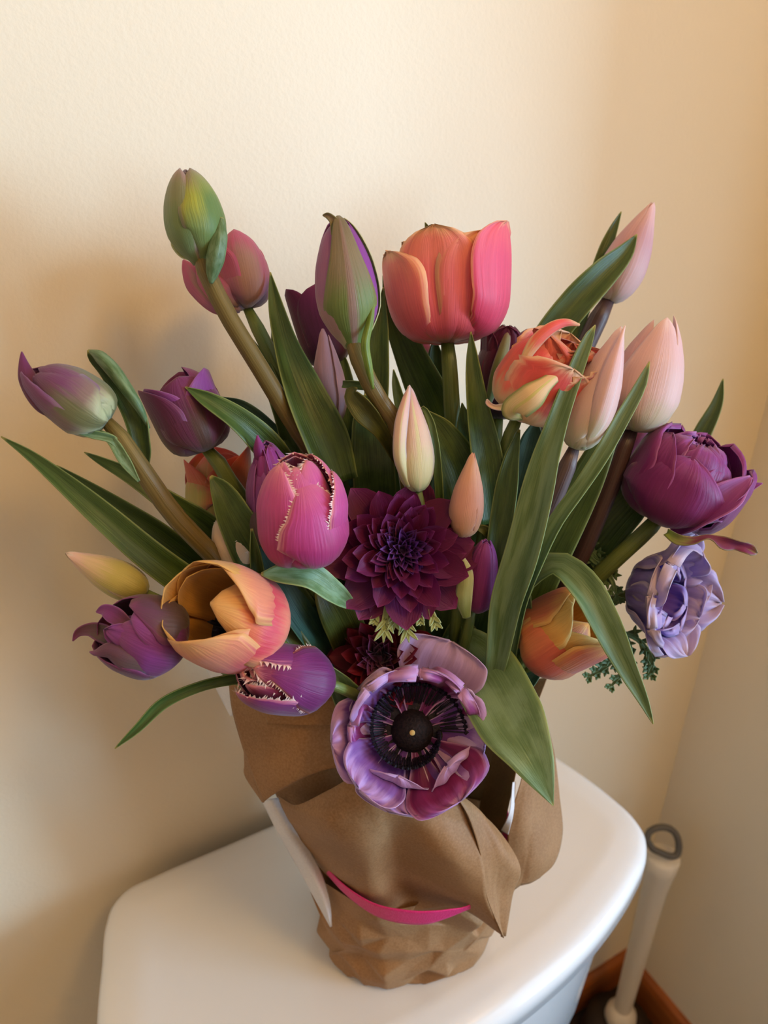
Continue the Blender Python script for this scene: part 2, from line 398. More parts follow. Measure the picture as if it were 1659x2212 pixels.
pm('green_bud_left', [(0, S(122, 138, 92)), (.4, S(122, 142, 88)), (.8, S(140, 140, 100)), (1, S(150, 130, 108))], edge=S(172, 142, 140), edge_w=.3, edge_a=.85)
pm('dusty_pink', [(0, S(140, 112, 120)), (.25, S(166, 106, 134)), (.6, S(186, 96, 130)), (.85, S(192, 84, 122)), (1, S(190, 62, 106))], edge=S(204, 84, 124), edge_w=.12, stripe=S(170, 128, 118), stripe_w=.5, stripe_u=(.5, .95), freq=46)
pm('violet_bud', [(0, S(178, 176, 136)), (.22, S(176, 140, 140)), (.5, S(168, 108, 146)), (1, S(142, 66, 128))], edge=S(150, 80, 150), edge_w=.15, streak=.35)
pm('violet_inner', [(0, S(150, 90, 150)), (.5, S(146, 66, 158)), (1, S(140, 58, 150))], edge=S(176, 110, 186), edge_w=.1)
pm('green_tepal', [(0, S(110, 136, 64)), (.3, S(116, 134, 70)), (.65, S(142, 126, 98)), (1, S(126, 108, 82))], edge=S(138, 132, 84), edge_w=.2, stripe=S(152, 122, 108), stripe_w=.22, stripe_u=(.8, 1.1), streak=.4)
pm('pale_tepal', [(0, S(150, 170, 90)), (.5, S(176, 182, 120)), (1, S(206, 206, 150))], edge=S(214, 214, 168), edge_w=.3)
pm('dark_purple', [(0, S(70, 48, 56)), (.4, S(98, 34, 74)), (1, S(120, 40, 96))], streak=.35, edge=S(130, 56, 100), edge_w=.08)
pm('dark_maroon', [(0, S(66, 34, 46)), (.4, S(82, 26, 56)), (1, S(98, 30, 72))], streak=.4, edge=S(120, 48, 90), edge_w=.1)
pm('mauve_bud', [(0, S(160, 138, 142)), (.4, S(182, 150, 166)), (.8, S(208, 160, 170)), (1, S(216, 166, 174))], edge=S(220, 176, 190), edge_w=.15, streak=.15)
pm('coral', [(0, S(214, 130, 116)), (.12, S(238, 106, 126)), (.5, S(250, 130, 140)), (.8, S(252, 150, 140)), (1, S(254, 204, 160))], edge=S(254, 206, 154), edge_w=.2, edge_a=.85, streak=.22, freq=46, trans=.30)
pm('coral_hot', [(0, S(206, 112, 112)), (.12, S(232, 76, 118)), (.6, S(242, 98, 138)), (.9, S(246, 116, 138)), (1, S(250, 176, 150))], edge=S(250, 176, 140), edge_w=.1, edge_a=.8, streak=.22, freq=38, trans=.34)
pm('coral_in', [(0, S(232, 116, 106)), (.5, S(250, 138, 130)), (1, S(254, 204, 162))], edge=S(254, 206, 158), edge_w=.25, trans=.34)
pm('parrot', [(0, S(240, 214, 150)), (.2, S(244, 206, 158)), (.42, S(240, 118, 102)), (.75, S(238, 96, 92)), (1, S(246, 190, 160))], edge=S(248, 206, 166), edge_w=.3, streak=.35, freq=22, trans=.3)
pm('parrot_in', [(0, S(226, 90, 60)), (.5, S(232, 84, 60)), (1, S(240, 120, 100))], edge=S(248, 190, 160), edge_w=.12, trans=.3)
pm('parrot_stripe', [(0, S(140, 158, 70)), (.15, S(226, 206, 142)), (.6, S(242, 208, 160)), (1, S(236, 180, 140))], edge=S(132, 142, 58), edge_w=.38, edge_a=.95, stripe=S(222, 210, 130), stripe_w=.16, stripe_u=(.9, 1.1), streak=.25)
pm('blush', [(0, S(206, 204, 150)), (.14, S(222, 206, 176)), (.4, S(236, 200, 196)), (.8, S(240, 200, 202)), (1, S(250, 218, 214))], edge=S(252, 226, 226), edge_w=.22, edge_a=.6, streak=.12, trans=.28)
pm('blush_deep', [(0, S(208, 196, 172)), (.2, S(218, 180, 178)), (.6, S(214, 166, 176)), (1, S(240, 196, 196))], edge=S(244, 212, 212), edge_w=.15, streak=.12, trans=.28)
pm('cream_bud', [(0, S(206, 214, 150)), (.3, S(232, 224, 180)), (.55, S(242, 212, 190)), (.9, S(242, 196, 190)), (1, S(250, 226, 218))], edge=S(214, 196, 212), edge_w=.3, edge_a=.7, streak=.14, stripe=S(238, 228, 180), stripe_w=.14, stripe_u=(.8, 1.1), trans=.28)
pm('peach_bud', [(0, S(214, 166, 130)), (.5, S(222, 164, 146)), (1, S(232, 182, 150))], edge=S(228, 172, 162), edge_w=.2, streak=.15)
pm('yellow_bud', [(0, S(170, 160, 78)), (.4, S(200, 186, 104)), (.7, S(224, 194, 150)), (.88, S(236, 196, 178)), (1, S(252, 236, 226))], edge=S(196, 170, 140), edge_w=.2, streak=.18)
pm('royal', [(0, S(104, 46, 84)), (.2, S(110, 24, 88)), (.6, S(124, 30, 108)), (1, S(150, 56, 138))], edge=S(176, 92, 168), edge_w=.08, edge_a=.8, streak=.3, freq=40, sheen=.2)
pm('royal_in', [(0, S(124, 36, 114)), (.6, S(132, 40, 124)), (1, S(162, 74, 156))], edge=S(190, 116, 184), edge_w=.16, streak=.3, sheen=.2)
pm('royal_green', [(0, S(160, 180, 84)), (.18, S(150, 150, 90)), (.35, S(128, 52, 86)), (1, S(140, 48, 104))], edge=S(150, 140, 96), edge_w=.16)
pm('plum_striped', [(0, S(204, 208, 160)), (.14, S(180, 180, 138)), (.4, S(138, 112, 108)), (.7, S(124, 66, 112)), (1, S(114, 54, 110))], edge=S(140, 88, 132), edge_w=.14, streak=.4, freq=30, stripe=S(118, 118, 78), stripe_w=.4, stripe_u=(.35, .95))
pm('plum', [(0, S(126, 108, 98)), (.12, S(108, 66, 80)), (.4, S(102, 44, 78)), (1, S(116, 42, 96))], edge=S(132, 66, 116), edge_w=.1, streak=.35, freq=40, stripe=S(84, 58, 50), stripe_w=.3, stripe_u=(.3, .8))
pm('plum_bright', [(0, S(106, 80, 80)), (.2, S(110, 54, 96)), (.6, S(130, 54, 128)), (1, S(142, 68, 140))], edge=S(158, 92, 158), edge_w=.12, streak=.3, freq=40, sheen=.2)
pm('plum_grey', [(0, S(98, 80, 74)), (.4, S(100, 78, 78)), (.8, S(106, 62, 90)), (1, S(124, 52, 108))], edge=S(138, 70, 124), edge_w=.25, streak=.35, freq=40)
pm('fringe_pink', [(0, S(140, 38, 90)), (.3, S(172, 46, 112)), (.65, S(198, 74, 146)), (1, S(216, 112, 156))], edge=S(238, 160, 172), edge_w=.16, streak=.22, freq=40, sheen=.2)
pm('fringe_plum', [(0, S(82, 24, 78)), (.4, S(112, 30, 104)), (.8, S(132, 46, 122)), (1, S(170, 80, 126))], edge=S(206, 120, 150), edge_w=.14, streak=.3, freq=40, sheen=.2)
pm('fringe_in', [(0, S(96, 22, 62)), (.6, S(100, 24, 66)), (.85, S(140, 50, 90)), (1, S(220, 140, 158))], edge=S(226, 150, 164), edge_w=.1)
pm('cream_fringe', [(0, S(230, 210, 176)), (1, S(240, 214, 190))], edge=S(248, 230, 214), edge_w=.2, streak=.1)
pm('fringe_tip', [(0, S(242, 178, 184)), (.5, S(252, 226, 222)), (1, S(255, 244, 240))], streak=.1, bump=.05, trans=.3)
pm('fringe_tip_cream', [(0, S(240, 220, 200)), (1, S(252, 240, 226))], streak=.1, bump=.05)
pm('green_coral', [(0, S(186, 120, 96)), (.2, S(172, 150, 90)), (.5, S(178, 164, 90)), (.75, S(194, 136, 92)), (1, S(206, 88, 82))], edge=S(208, 86, 84), edge_w=.5, edge_a=.95, streak=.25)
pm('orange_red', [(0, S(190, 120, 70)), (.5, S(204, 112, 76)), (1, S(196, 78, 70))], streak=.25)
pm('apricot', [(0, S(240, 160, 128)), (.25, S(240, 144, 122)), (.52, S(222, 78, 96)), (.72, S(234, 130, 100)), (.9, S(242, 186, 118)), (1, S(242, 196, 124))], edge=S(242, 190, 120), edge_w=.3, edge_a=.9, streak=.2, freq=46, trans=.28)
pm('apricot_pink', [(0, S(196, 80, 92)), (.3, S(220, 96, 104)), (.65, S(236, 150, 118)), (1, S(240, 190, 130))], edge=S(240, 186, 120), edge_w=.2, streak=.22, freq=46, trans=.28)
pm('apricot_gold', [(0, S(196, 136, 56)), (.4, S(214, 154, 72)), (.7, S(230, 176, 92)), (1, S(240, 194, 116))], streak=.18, freq=46, trans=.3)
pm('copper', [(0, S(196, 130, 80)), (.3, S(206, 124, 76)), (.65, S(214, 118, 84)), (1, S(226, 166, 90))], edge=S(236, 190, 106), edge_w=.2, streak=.25, freq=38, trans=.25, stripe=S(200, 96, 76), stripe_w=.5, stripe_u=(.7, 1.0))
pm('copper_gold', [(0, S(190, 120, 60)), (.4, S(216, 150, 70)), (1, S(236, 196, 110))], edge=S(244, 214, 140), edge_w=.2, streak=.25, trans=.3)
pm('dahlia', [(0, S(88, 9, 63)), (.9, S(98, 12, 71)), (1, S(124, 34, 96))], edge=S(134, 48, 100), edge_w=.05, edge_a=.7, streak=.3, sheen=.08, freq=24, rough=.5)
pm('dahlia_core', [(0, S(56, 10, 68)), (.6, S(60, 12, 72)), (1, S(108, 54, 128))], edge=S(120, 70, 130), edge_w=.06, streak=.25, sheen=.05)
pm('crimson', [(0, S(98, 9, 30)), (.5, S(104, 10, 32)), (1, S(130, 22, 48))], edge=S(150, 60, 74), edge_w=.05, streak=.3, sheen=.08)
pm('crimson_core', [(0, S(92, 16, 60)), (.6, S(98, 18, 66)), (1, S(136, 54, 100))], edge=S(150, 80, 118), edge_w=.08)
pm('anemone', [(0, S(92, 40, 126)), (.35, S(112, 58, 146)), (.6, S(144, 90, 176)), (.75, S(190, 146, 210)), (1, S(208, 166, 222))], edge=S(214, 176, 226), edge_w=.1, streak=.26, freq=22, sheen=.3, trans=.26)
pm('anemone_red', [(0, S(104, 20, 96)), (.4, S(118, 22, 92)), (.65, S(132, 26, 94)), (.88, S(164, 76, 156)), (1, S(206, 150, 206))], edge=S(206, 150, 206), edge_w=.14, streak=.36, freq=22, trans=.26)
pm('anemone_out', [(0, S(120, 70, 130)), (.3, S(180, 140, 190)), (.8, S(206, 170, 214)), (1, S(214, 180, 222))], edge=S(222, 190, 230), edge_w=.1, streak=.2, freq=22, trans=.26)
pm('lavender', [(0, S(96, 60, 140)), (.3, S(124, 96, 180)), (.6, S(150, 130, 206)), (.85, S(186, 166, 214)), (1, S(206, 184, 212))], edge=S(214, 190, 214), edge_w=.14, streak=.24, freq=20, trans=.28)
pm('lavender_in', [(0, S(110, 20, 90)), (.3, S(110, 60, 160)), (.7, S(132, 104, 200)), (1, S(186, 160, 214))], edge=S(200, 170, 216), edge_w=.1, streak=.3, freq=20, trans=.28)
black_m = plain_mat('anemone_black', S(12, 8, 18), 0.6, 0.3, noise=S(26, 18, 38), nscale=500, bump=0.4)
pollen_m = plain_mat('anemone_pistil', S(16, 10, 16), 0.7, 0.2, noise=S(36, 24, 26), nscale=700, bump=0.4)
yel_m = plain_mat('pollen_tip', S(196, 170, 110), 0.6, 0.3)
fern_m = leaf_mat('fern_green', S(70, 96, 60), S(104, 132, 88), S(120, 146, 100))
fern_light_m = leaf_mat('bract_pale_green', S(132, 150, 84), S(176, 190, 130), S(190, 200, 150))

# ---- building blocks
class Frame:
    def __init__(s, base, tip=None, face=None, size=None):
        s.B = np.asarray(base, float)
        if tip is not None:
            ax = np.asarray(tip) - s.B; s.L = np.linalg.norm(ax); s.a = ax / s.L
            tc = nrm(CAMP - s.B); s.e1 = nrm(tc - (tc @ s.a) * s.a)
        else:   # facing flower: axis given as (right, up, toward the viewer)
            s.a = nrm(face[0] * RC + face[1] * UC - face[2] * FC); s.L = size
            s.e1 = nrm(RC - (RC @ s.a) * s.a)
        s.e2 = np.cross(s.a, s.e1)
BUD = [(0, .10, 0), (.06, .42, .02), (.18, .82, .12), (.36, 1.0, .32), (.55, .88, .53), (.75, .56, .75), (.9, .25, .91), (1, .05, 1)]
WBUD = [(0, .12), (.08, .5), (.25, 1.02), (.45, 1.12), (.65, .88), (.82, .48), (.94, .19), (1, .01)]
EGG = [(0, .12, 0), (.05, .48, .015), (.16, .85, .11), (.36, 1.0, .32), (.58, .95, .58), (.8, .70, .83), (.93, .40, .955), (1, .20, 1)]
WEGG = [(0, .15), (.08, .62), (.3, 1.15), (.55, 1.22), (.75, 1.0), (.88, .66), (.96, .32), (1, .02)]
EGGN = [(0, .27, 0), (.06, .36, .04), (.16, .64, .13), (.34, .97, .33), (.46, 1.0, .45), (.62, .93, .62), (.8, .70, .82), (.93, .40, .955), (1, .20, 1)]
WEGGN = [(0, .25), (.08, .42), (.3, 1.12), (.55, 1.2), (.75, 1.0), (.88, .66), (.96, .32), (1, .02)]
CUP = [(0, .12, 0), (.06, .5, .02), (.18, .84, .12), (.4, 1.0, .36), (.7, 1.04, .7), (1, 1.06, 1)]
WCUP = [(0, .2), (.1, .7), (.35, 1.1), (.65, 1.2), (.82, 1.02), (.93, .66), (.985, .25), (1, .03)]
FLAT = [(0, .06, 0), (.15, .25, .03), (.4, .56, .09), (.7, .85, .2), (1, 1.0, .36)]

def petal(o, fr, phi, R, mat, keys=EGG, w=WEGG, L=1.0, k=1.0, rmin=.35, open=0.0, tip=0.0, ruf=0.0, rf=3, crease=0.0, rs=1.0, ws=1.0,
          hs=0.0, twist=0.0, skew=0.0, nu=22, nv=13, name='petal', fringe=None, fringe_len=.06, thick=0.0004, fr_u=.42, jag=0.0):
    ph = math.radians(phi); keys = np.array(keys, float); w = np.array(w, float)
    u = np.linspace(0, 1, nu) ** .92; v = np.linspace(-1, 1, nv)
    kr = herm(keys[:, 0], keys[:, 1], u) * R * rs; kh = herm(keys[:, 0], keys[:, 2], u) * fr.L * L + hs * fr.L
    kr = kr + open * R * u ** 2 + tip * R * np.clip((u - .7) / .3, 0, 1) ** 2
    ww = herm(w[:, 0], w[:, 1], u) * R * ws
    if jag: ww = ww * (1 + jag * rng.uniform(-1, 1, nu) * np.clip(u * 2 - .6, 0, 1))
    dr = np.gradient(kr, u); dh = np.gradient(kh, u); ln = np.hypot(dr, dh)
    nr, nh = -dh / ln, dr / ln                       # towards the inside of the flower
    rc = np.maximum(kr * k, rmin * R)[:, None]
    ang = np.clip(ww[:, None] * v / rc, -1.75, 1.75); lat = rc * np.sin(ang); inn = rc * (1 - np.cos(ang))
    p0 = rng.uniform(0, 6.28)
    inn = inn + ruf * R * np.sin(rf * np.pi * v[None] + p0 + 2.2 * u[:, None]) * (np.abs(v[None]) ** 1.3) * u[:, None]
    inn = inn + ruf * .5 * R * np.sin(rf * 1.7 * np.pi * v[None] + p0 * 2) * u[:, None] ** 3
    inn = inn + crease * R * np.exp(-(v[None] / .16) ** 2) * np.sin(np.pi * u[:, None]) ** .6
    aa = ph + math.radians(twist) * u + math.radians(skew) * u ** 2
    er = np.cos(aa)[:, None] * fr.e1 + np.sin(aa)[:, None] * fr.e2
    et = -np.sin(aa)[:, None] * fr.e1 + np.cos(aa)[:, None] * fr.e2
    pos = (fr.B + fr.a * (kh[:, None, None] + (nh[:, None] * inn)[..., None])
           + er[:, None] * (kr[:, None] + nr[:, None] * inn)[..., None] + et[:, None] * lat[..., None])
    uv = np.stack(np.broadcast_arrays(u[:, None], (v[None] + 1) / 2), -1)
    ob = grid_obj(name, pos, mat, o, o.location, thick=thick, uv=uv)
    if fringe is not None: add_fringe(ob, pos, fringe, fringe_len * R, o.location, fr_u)
    return ob
def add_fringe(ob, pos, mat, ln, origin, fr_u=.42):
    nu, nv = pos.shape[:2]; i0 = int(nu * fr_u)
    e = np.vstack([pos[i0:, 0], pos[i0:, -1][::-1]]); inner = np.vstack([pos[i0:, 2], pos[i0:, -3][::-1]])
    s = np.r_[0, np.cumsum(np.linalg.norm(np.diff(e, axis=0), axis=1))]
    n = max(12, int(s[-1] / (ln * .42))); t = np.linspace(0, s[-1], n)
    E_ = np.stack([np.interp(t, s, e[:, c]) for c in range(3)], 1); I_ = np.stack([np.interp(t, s, inner[:, c]) for c in range(3)], 1)
    out = nrm(E_ - I_); out = nrm(out + nrm(pos[-1, nv // 2] - pos[nu // 2, nv // 2]) * .5)
    V, Fc, UV = [], [], []
    for j in range(n - 1):
        m = (E_[j] + E_[j + 1]) / 2; d = (E_[j + 1] - E_[j]) * .75
        ap = m + out[j] * ln * rng.uniform(.45, 1.25) + rng.normal(0, .22, 3) * ln
        b = m - out[j] * ln * .15; q = len(V); V += [b - d, b + d, ap]; UV += [(0, .4), (0, .6), (1, .5)]; Fc.append((q, q + 1, q + 2))
    o = mesh_obj('fringe', V, Fc, mat, ob, origin, UV, smooth=False)
    return o
def ribbon(o, name, pts, mat, fold=.35, n=34, nv=9, wave=0.0, thick=0.0005, bulge=0.0, blunt=False):
    """leaf or loose petal along (px, py, depth, half width px, roll deg) points, base first"""
    a = np.array([list(p) + [0] * (5 - len(p)) for p in pts], float)
    C = np.array([P(*r[:3]) for r in a]); hw = a[:, 3] * a[:, 2] / FPX
    s = np.r_[0, np.cumsum(np.linalg.norm(np.diff(C, axis=0), axis=1))]; s /= s[-1]
    u = np.linspace(0, 1, n); C = herm(s, C, u, False); hw = np.maximum(herm(s, hw, u), 1e-5); roll = np.radians(herm(s, a[:, 4], u))
    T = nrm(np.gradient(C, axis=0)); V = nrm(CAMP - C)
    lat = nrm(np.cross(T, V)); nor = np.cross(lat, T)
    lat2 = lat * np.cos(roll)[:, None] + nor * np.sin(roll)[:, None]; nor2 = -lat * np.sin(roll)[:, None] + nor * np.cos(roll)[:, None]
    v = np.linspace(-1, 1, nv); ph = rng.uniform(0, 6)
    f = fold * (np.abs(v) ** 1.6 - .35)[None] * hw[:, None] - bulge * (1 - v[None] ** 2) * -hw[:, None]
    f = f + wave * hw[:, None] * np.sin(9 * u[:, None] + ph + 1.5 * v[None]) * np.abs(v[None])
    c = np.sqrt(np.maximum(1 - (min(abs(fold), .8)) ** 2 * .25, .5))
    pos = C[:, None] + lat2[:, None] * (v[None] * hw[:, None] * 1.0)[..., None] + nor2[:, None] * f[..., None]
    uv = np.stack(np.broadcast_arrays(u[:, None], (v[None] + 1) / 2), -1)
    return grid_obj(name, pos, mat, o, o.location, thick=thick, uv=uv)
def leaf(o, pts, mat='mid', fold=.35, wave=.05, **k):
    return ribbon(o, 'leaf', pts, GR[mat], fold, wave=wave, **k)
def stem(o, pts, mat, root, n=40):
    a = np.array(pts, float); C = [P(*r[:3]) for r in a]; r = list(a[:, 3] * a[:, 2] / FPX)
    for z, q in ((root[2] + .10, 1.0), (root[2], .0)):
        C.append(np.array([root[0] + q * .01, root[1] - q * .008, z])); r.append(r[-1])
    C = np.array(C); s = np.r_[0, np.cumsum(np.linalg.norm(np.diff(C, axis=0), axis=1))]
    u = np.linspace(0, s[-1], n); Cc = herm(s, C, u, True); rr = np.interp(u, s, r)
    t = tube('stem', Cc, rr, mat, o, o.location, n=12)
    ul = t.data.uv_layers[0]
    return t
NR = [0]
def root_pt():
    NR[0] += 1; a = NR[0] * 2.399; q = .036 * math.sqrt((NR[0] % 13 + .5) / 13)
    return np.array([.188 + q * math.cos(a), .326 + q * math.sin(a), .775])
def flower(name, label, cat='flower', group=None):
    rt = root_pt(); o = thing(name, label, cat, rt, group); return o, rt
def closed(o, fr, R, m_out, m_in=None, rot=0, keys=BUD, w=WBUD, n=3, **k):
    for j in range(3): petal(o, fr, rot + 60 + 120 * j, R * .93, m_in or m_out, keys, w, L=.985, **k)
    for j in range(3): petal(o, fr, rot + 120 * j, R, m_out, keys, w, crease=.02, **k)
def D(px, d): return px * d / FPX

# ---- F1 tall green bud
o, rt = flower('tulip', 'tall closed green tulip bud with lime streaks on an olive stem, highest of the bouquet')
fr = Frame(P(436, 572, .364), P(400, 364, .352)); R = D(63, .358)
for ph in (60, 180, -60): petal(o, fr, ph, R * .9, PM['green_bud_left'], EGGN, WEGGN, L=.97)
petal(o, fr, 180, R, PM['green_bud_left'], EGGN, WEGGN); petal(o, fr, -62, R, PM['green_bud_left'], EGGN, WEGGN, crease=.03, ws=1.05)
petal(o, fr, 52, R * 1.05, PM['green_bud'], EGGN, WEGGN, crease=.04, ws=1.12, L=.99)
ribbon(o, 'tepal', [(456, 612, .358, 3), (459, 590, .356, 13), (466, 555, .353, 19), (474, 510, .352, 17), (478, 470, .354, 4)], GR['sage'], fold=-.6)
ribbon(o, 'tepal', [(412, 560, .366, 3), (396, 548, .368, 10), (383, 530, .370, 12), (374, 508, .371, 3)], PM['pale_tepal'], fold=.5)
stem(o, [(428, 532, .362, 17), (440, 572, .362, 20), (478, 655, .366, 20), (560, 792, .376, 20), (628, 905, .388, 20), (690, 1010, .405, 19)], ST['brown'], rt)
leaf(o, [(640, 1020, .42, 20), (612, 905, .412, 18), (575, 800, .41, 16), (537, 722, .41, 1)], 'dark', .4)

# ---- F2 dusty pink tulip behind it
o, rt = flower('tulip', 'dusty pink rounded tulip tucked behind the tall green bud')
fr = Frame(P(533, 668, .405), P(502, 498, .400)); R = D(62, .402)
petal(o, fr, 180, R, PM['dusty_pink'], CUP, WCUP, L=.92); petal(o, fr, -130, R, PM['dusty_pink'], CUP, WCUP, L=.8, open=.25)
petal(o, fr, 95, R * .97, PM['dusty_pink'], EGG, WEGG, L=.98); petal(o, fr, -60, R * .95, PM['dusty_pink'], CUP, WCUP, L=.8, open=.3)
petal(o, fr, 18, R * 1.02, PM['dusty_pink'], EGG, WEGG, L=.99, ws=1.12, crease=.02)
ribbon(o, 'petal', [(520, 668, .400, 8), (470, 652, .392, 26), (430, 615, .392, 27), (404, 575, .396, 14), (396, 562, .398, 2)], PM['dusty_pink'], fold=-.5)
ribbon(o, 'petal', [(515, 660, .398, 8), (480, 638, .388, 26), (448, 600, .388, 25), (424, 568, .392, 2)], PM['dusty_pink'], fold=-.5)
stem(o, [(534, 665, .405, 10), (552, 700, .406, 15), (592, 780, .412, 16), (645, 900, .425, 16)], ST['green'], rt)
leaf(o, [(735, 1045, .395, 40, -20), (700, 950, .388, 52, -25), (655, 850, .386, 46, -25), (612, 730, .388, 26, -20), (592, 640, .392, 12), (584, 588, .394, 1)], 'mid', .45)
leaf(o, [(622, 860, .432, 10), (598, 760, .43, 10), (588, 690, .43, 1)], 'dark', .4)

# ---- F3 violet and green bud
o, rt = flower('tulip', 'violet tulip bud clasped by a green tepal ending in a curled brown point')
fr = Frame(P(764, 752, .369), P(728, 470, .355)); R = D(67, .362)
petal(o, fr, 180, R, PM['violet_bud'], EGGN, WEGGN); petal(o, fr, 130, R * .95, PM['violet_inner'], EGGN, WEGGN); petal(o, fr, -150, R * .95, PM['violet_bud'], EGGN, WEGGN)
petal(o, fr, 72, R * 1.0, PM['violet_inner'], EGGN, WEGGN, L=.96, ws=1.0)
petal(o, fr, -62, R * 1.0, PM['violet_bud'], EGGN, WEGGN, L=.95, ws=1.15)
petal(o, fr, 100, R * 1.09, PM['pale_tepal'], EGGN, [(0, .25), (.2, .3), (.5, .36), (.8, .3), (1, .05)], L=.99)
petal(o, fr, 8, R * 1.05, PM['green_tepal'], EGGN, [(0, .28), (.1, .6), (.28, 1.0), (.5, .78), (.7, .48), (.88, .26), (.96, .15), (1, .05)], L=1.0, crease=-.03, tip=.1)
ribbon(o, 'tepal_tip', [(734, 520, .352, 18), (728, 492, .351, 14), (718, 474, .350, 8), (708, 466, .350, 6), (697, 465, .351, 1)], PM['green_tepal'], fold=.6)
stem(o, [(758, 728, .366, 16), (775, 775, .367, 20), (806, 842, .372, 20), (866, 940, .385, 19)], ST['brown'], rt)
ribbon(o, 'tepal', [(806, 840, .366, 2), (796, 790, .360, 8), (789, 745, .357, 9), (800, 690, .356, 7), (808, 620, .357, 2)], GR['lime'], fold=-.6)
leaf(o, [(862, 1000, .40, 10), (822, 930, .381, 16), (782, 880, .374, 26, 20), (762, 845, .374, 14, 40), (772, 838, .374, 2, 60)], 'olive', .6)
leaf(o, [(812, 1090, .41, 45), (806, 1000, .40, 46), (800, 920, .396, 40), (792, 870, .396, 20), (790, 850, .396, 2)], 'dark', .25)
leaf(o, [(740, 830, .384, 8, 20), (770, 832, .382, 9), (800, 836, .381, 7), (826, 838, .381, 1)], 'mid', .4)

# ---- F4 dark purple behind
o, rt = flower('tulip', 'dark purple tulip half hidden behind the violet green bud')
fr = Frame(P(715, 790, .420), P(668, 618, .415)); R = D(52, .418)
for ph in (0, 120, 240): petal(o, fr, ph + 50, R, PM['dark_purple'], EGG, WEGG, L=.9)
petal(o, fr, -60, R * 1.02, PM['dark_purple'], CUP, WCUP, L=1.0, ws=.8); petal(o, fr, 20, R * 1.04, PM['dark_purple'], CUP, WCUP, L=.95); petal(o, fr, 110, R * 1.04, PM['dark_purple'], CUP, WCUP, L=.9)
stem(o, [(717, 788, .42, 12), (735, 860, .428, 14), (755, 960, .44, 14)], ST['green'], rt)
leaf(o, [(775, 1050, .425, 30), (758, 950, .42, 34), (746, 860, .418, 26), (742, 790, .418, 12), (740, 760, .418, 1)], 'dark', .3)

# ---- F5 mauve bud
o, rt = flower('tulip', 'slim mauve pink closed tulip bud below the dark purple tulip')
fr = Frame(P(716, 918, .402), P(697, 710, .396)); R = D(34, .40)
closed(o, fr, R, PM['mauve_bud'], rot=-15)
petal(o, fr, 75, R * 1.12, PM['mauve_bud'], BUD, WBUD, L=.93, open=.25, ws=.7)
stem(o, [(716, 915, .402, 8), (724, 960, .408, 12), (740, 1040, .42, 13)], ST['green'], rt)
leaf(o, [(700, 1080, .42, 22), (640, 960, .416, 22), (604, 880, .414, 12), (590, 830, .414, 1)], 'dark', .3)

# ---- F6 big coral double tulip
o, rt = flower('tulip', 'large open coral pink tulip with yellow petal rims, upright behind the cream bud')
fr = Frame(P(966, 742, .405), P(962, 540, .400)); R = D(126, .402)
OC = [(0, .12, 0), (.07, .48, .02), (.18, .72, .10), (.42, .92, .38), (.72, 1.0, .74), (1, 1.03, 1)]
WO = [(0, .18), (.1, .45), (.35, .66), (.62, .74), (.8, .66), (.92, .44), (.98, .2), (1, .03)]
for ph, l in ((150, 1.04), (205, 1.12), (255, 1.02), (120, 1.0)): petal(o, fr, ph, R, PM['coral_in'], OC, WO, L=l, ruf=.04)
for ph, l, rs in ((-20, 1.0, .62), (65, .98, .66), (-75, 1.08, .7), (180, 1.14, .6), (-120, 1.17, .62)):
    petal(o, fr, ph, R, PM['coral_in'], OC, WO, L=l, rs=rs, ruf=.06, rf=4)
petal(o, fr, -105, R * .98, PM['coral'], OC, WO, L=1.06, ws=1.1, ruf=.04)
petal(o, fr, 36, R * .98, PM['coral'], OC, WO, L=1.05, ws=1.05, crease=.03, ruf=.05)
petal(o, fr, -10, R * 1.0, PM['coral'], OC, WO, L=1.10, ws=1.0, crease=.07, ruf=.05)
petal(o, fr, -60, R * 1.06, PM['coral'], OC, WO, L=.95, ws=1.05, ruf=.05, tip=-.06, skew=-8)
petal(o, fr, 70, R * 1.07, PM['coral_hot'], [(0, .12, 0), (.07, .5, .02), (.18, .78, .09), (.42, 1.0, .36), (.72, 1.03, .74), (1, 1.0, 1)], WO, L=1.2, ws=1.22, ruf=.04)
stem(o, [(966, 736, .405, 14), (970, 780, .405, 17), (975, 860, .408, 18), (978, 960, .415, 18)], ST['green'], rt)
leaf(o, [(985, 1000, .44, 40), (935, 870, .428, 46, 20), (885, 760, .424, 36, 20), (850, 670, .424, 22), (828, 595, .424, 2)], 'dark', .3)
leaf(o, [(925, 545, .412, 5), (928, 510, .412, 6), (922, 490, .412, 4), (918, 480, .412, .5)], 'olive', .4)
leaf(o, [(1018, 560, .416, 5), (1014, 540, .416, 6), (1013, 524, .416, .5)], 'olive', .4)
leaf(o, [(800, 1010, .412, 20), (815, 850, .404, 28, 20), (820, 730, .40, 22, 20), (825, 660, .40, 9), (828, 620, .40, 1)], 'mid', .4)
leaf(o, [(950, 1000, .44, 26), (945, 860, .435, 24), (940, 770, .43, 16), (938, 730, .43, 2)], 'dark', .3)

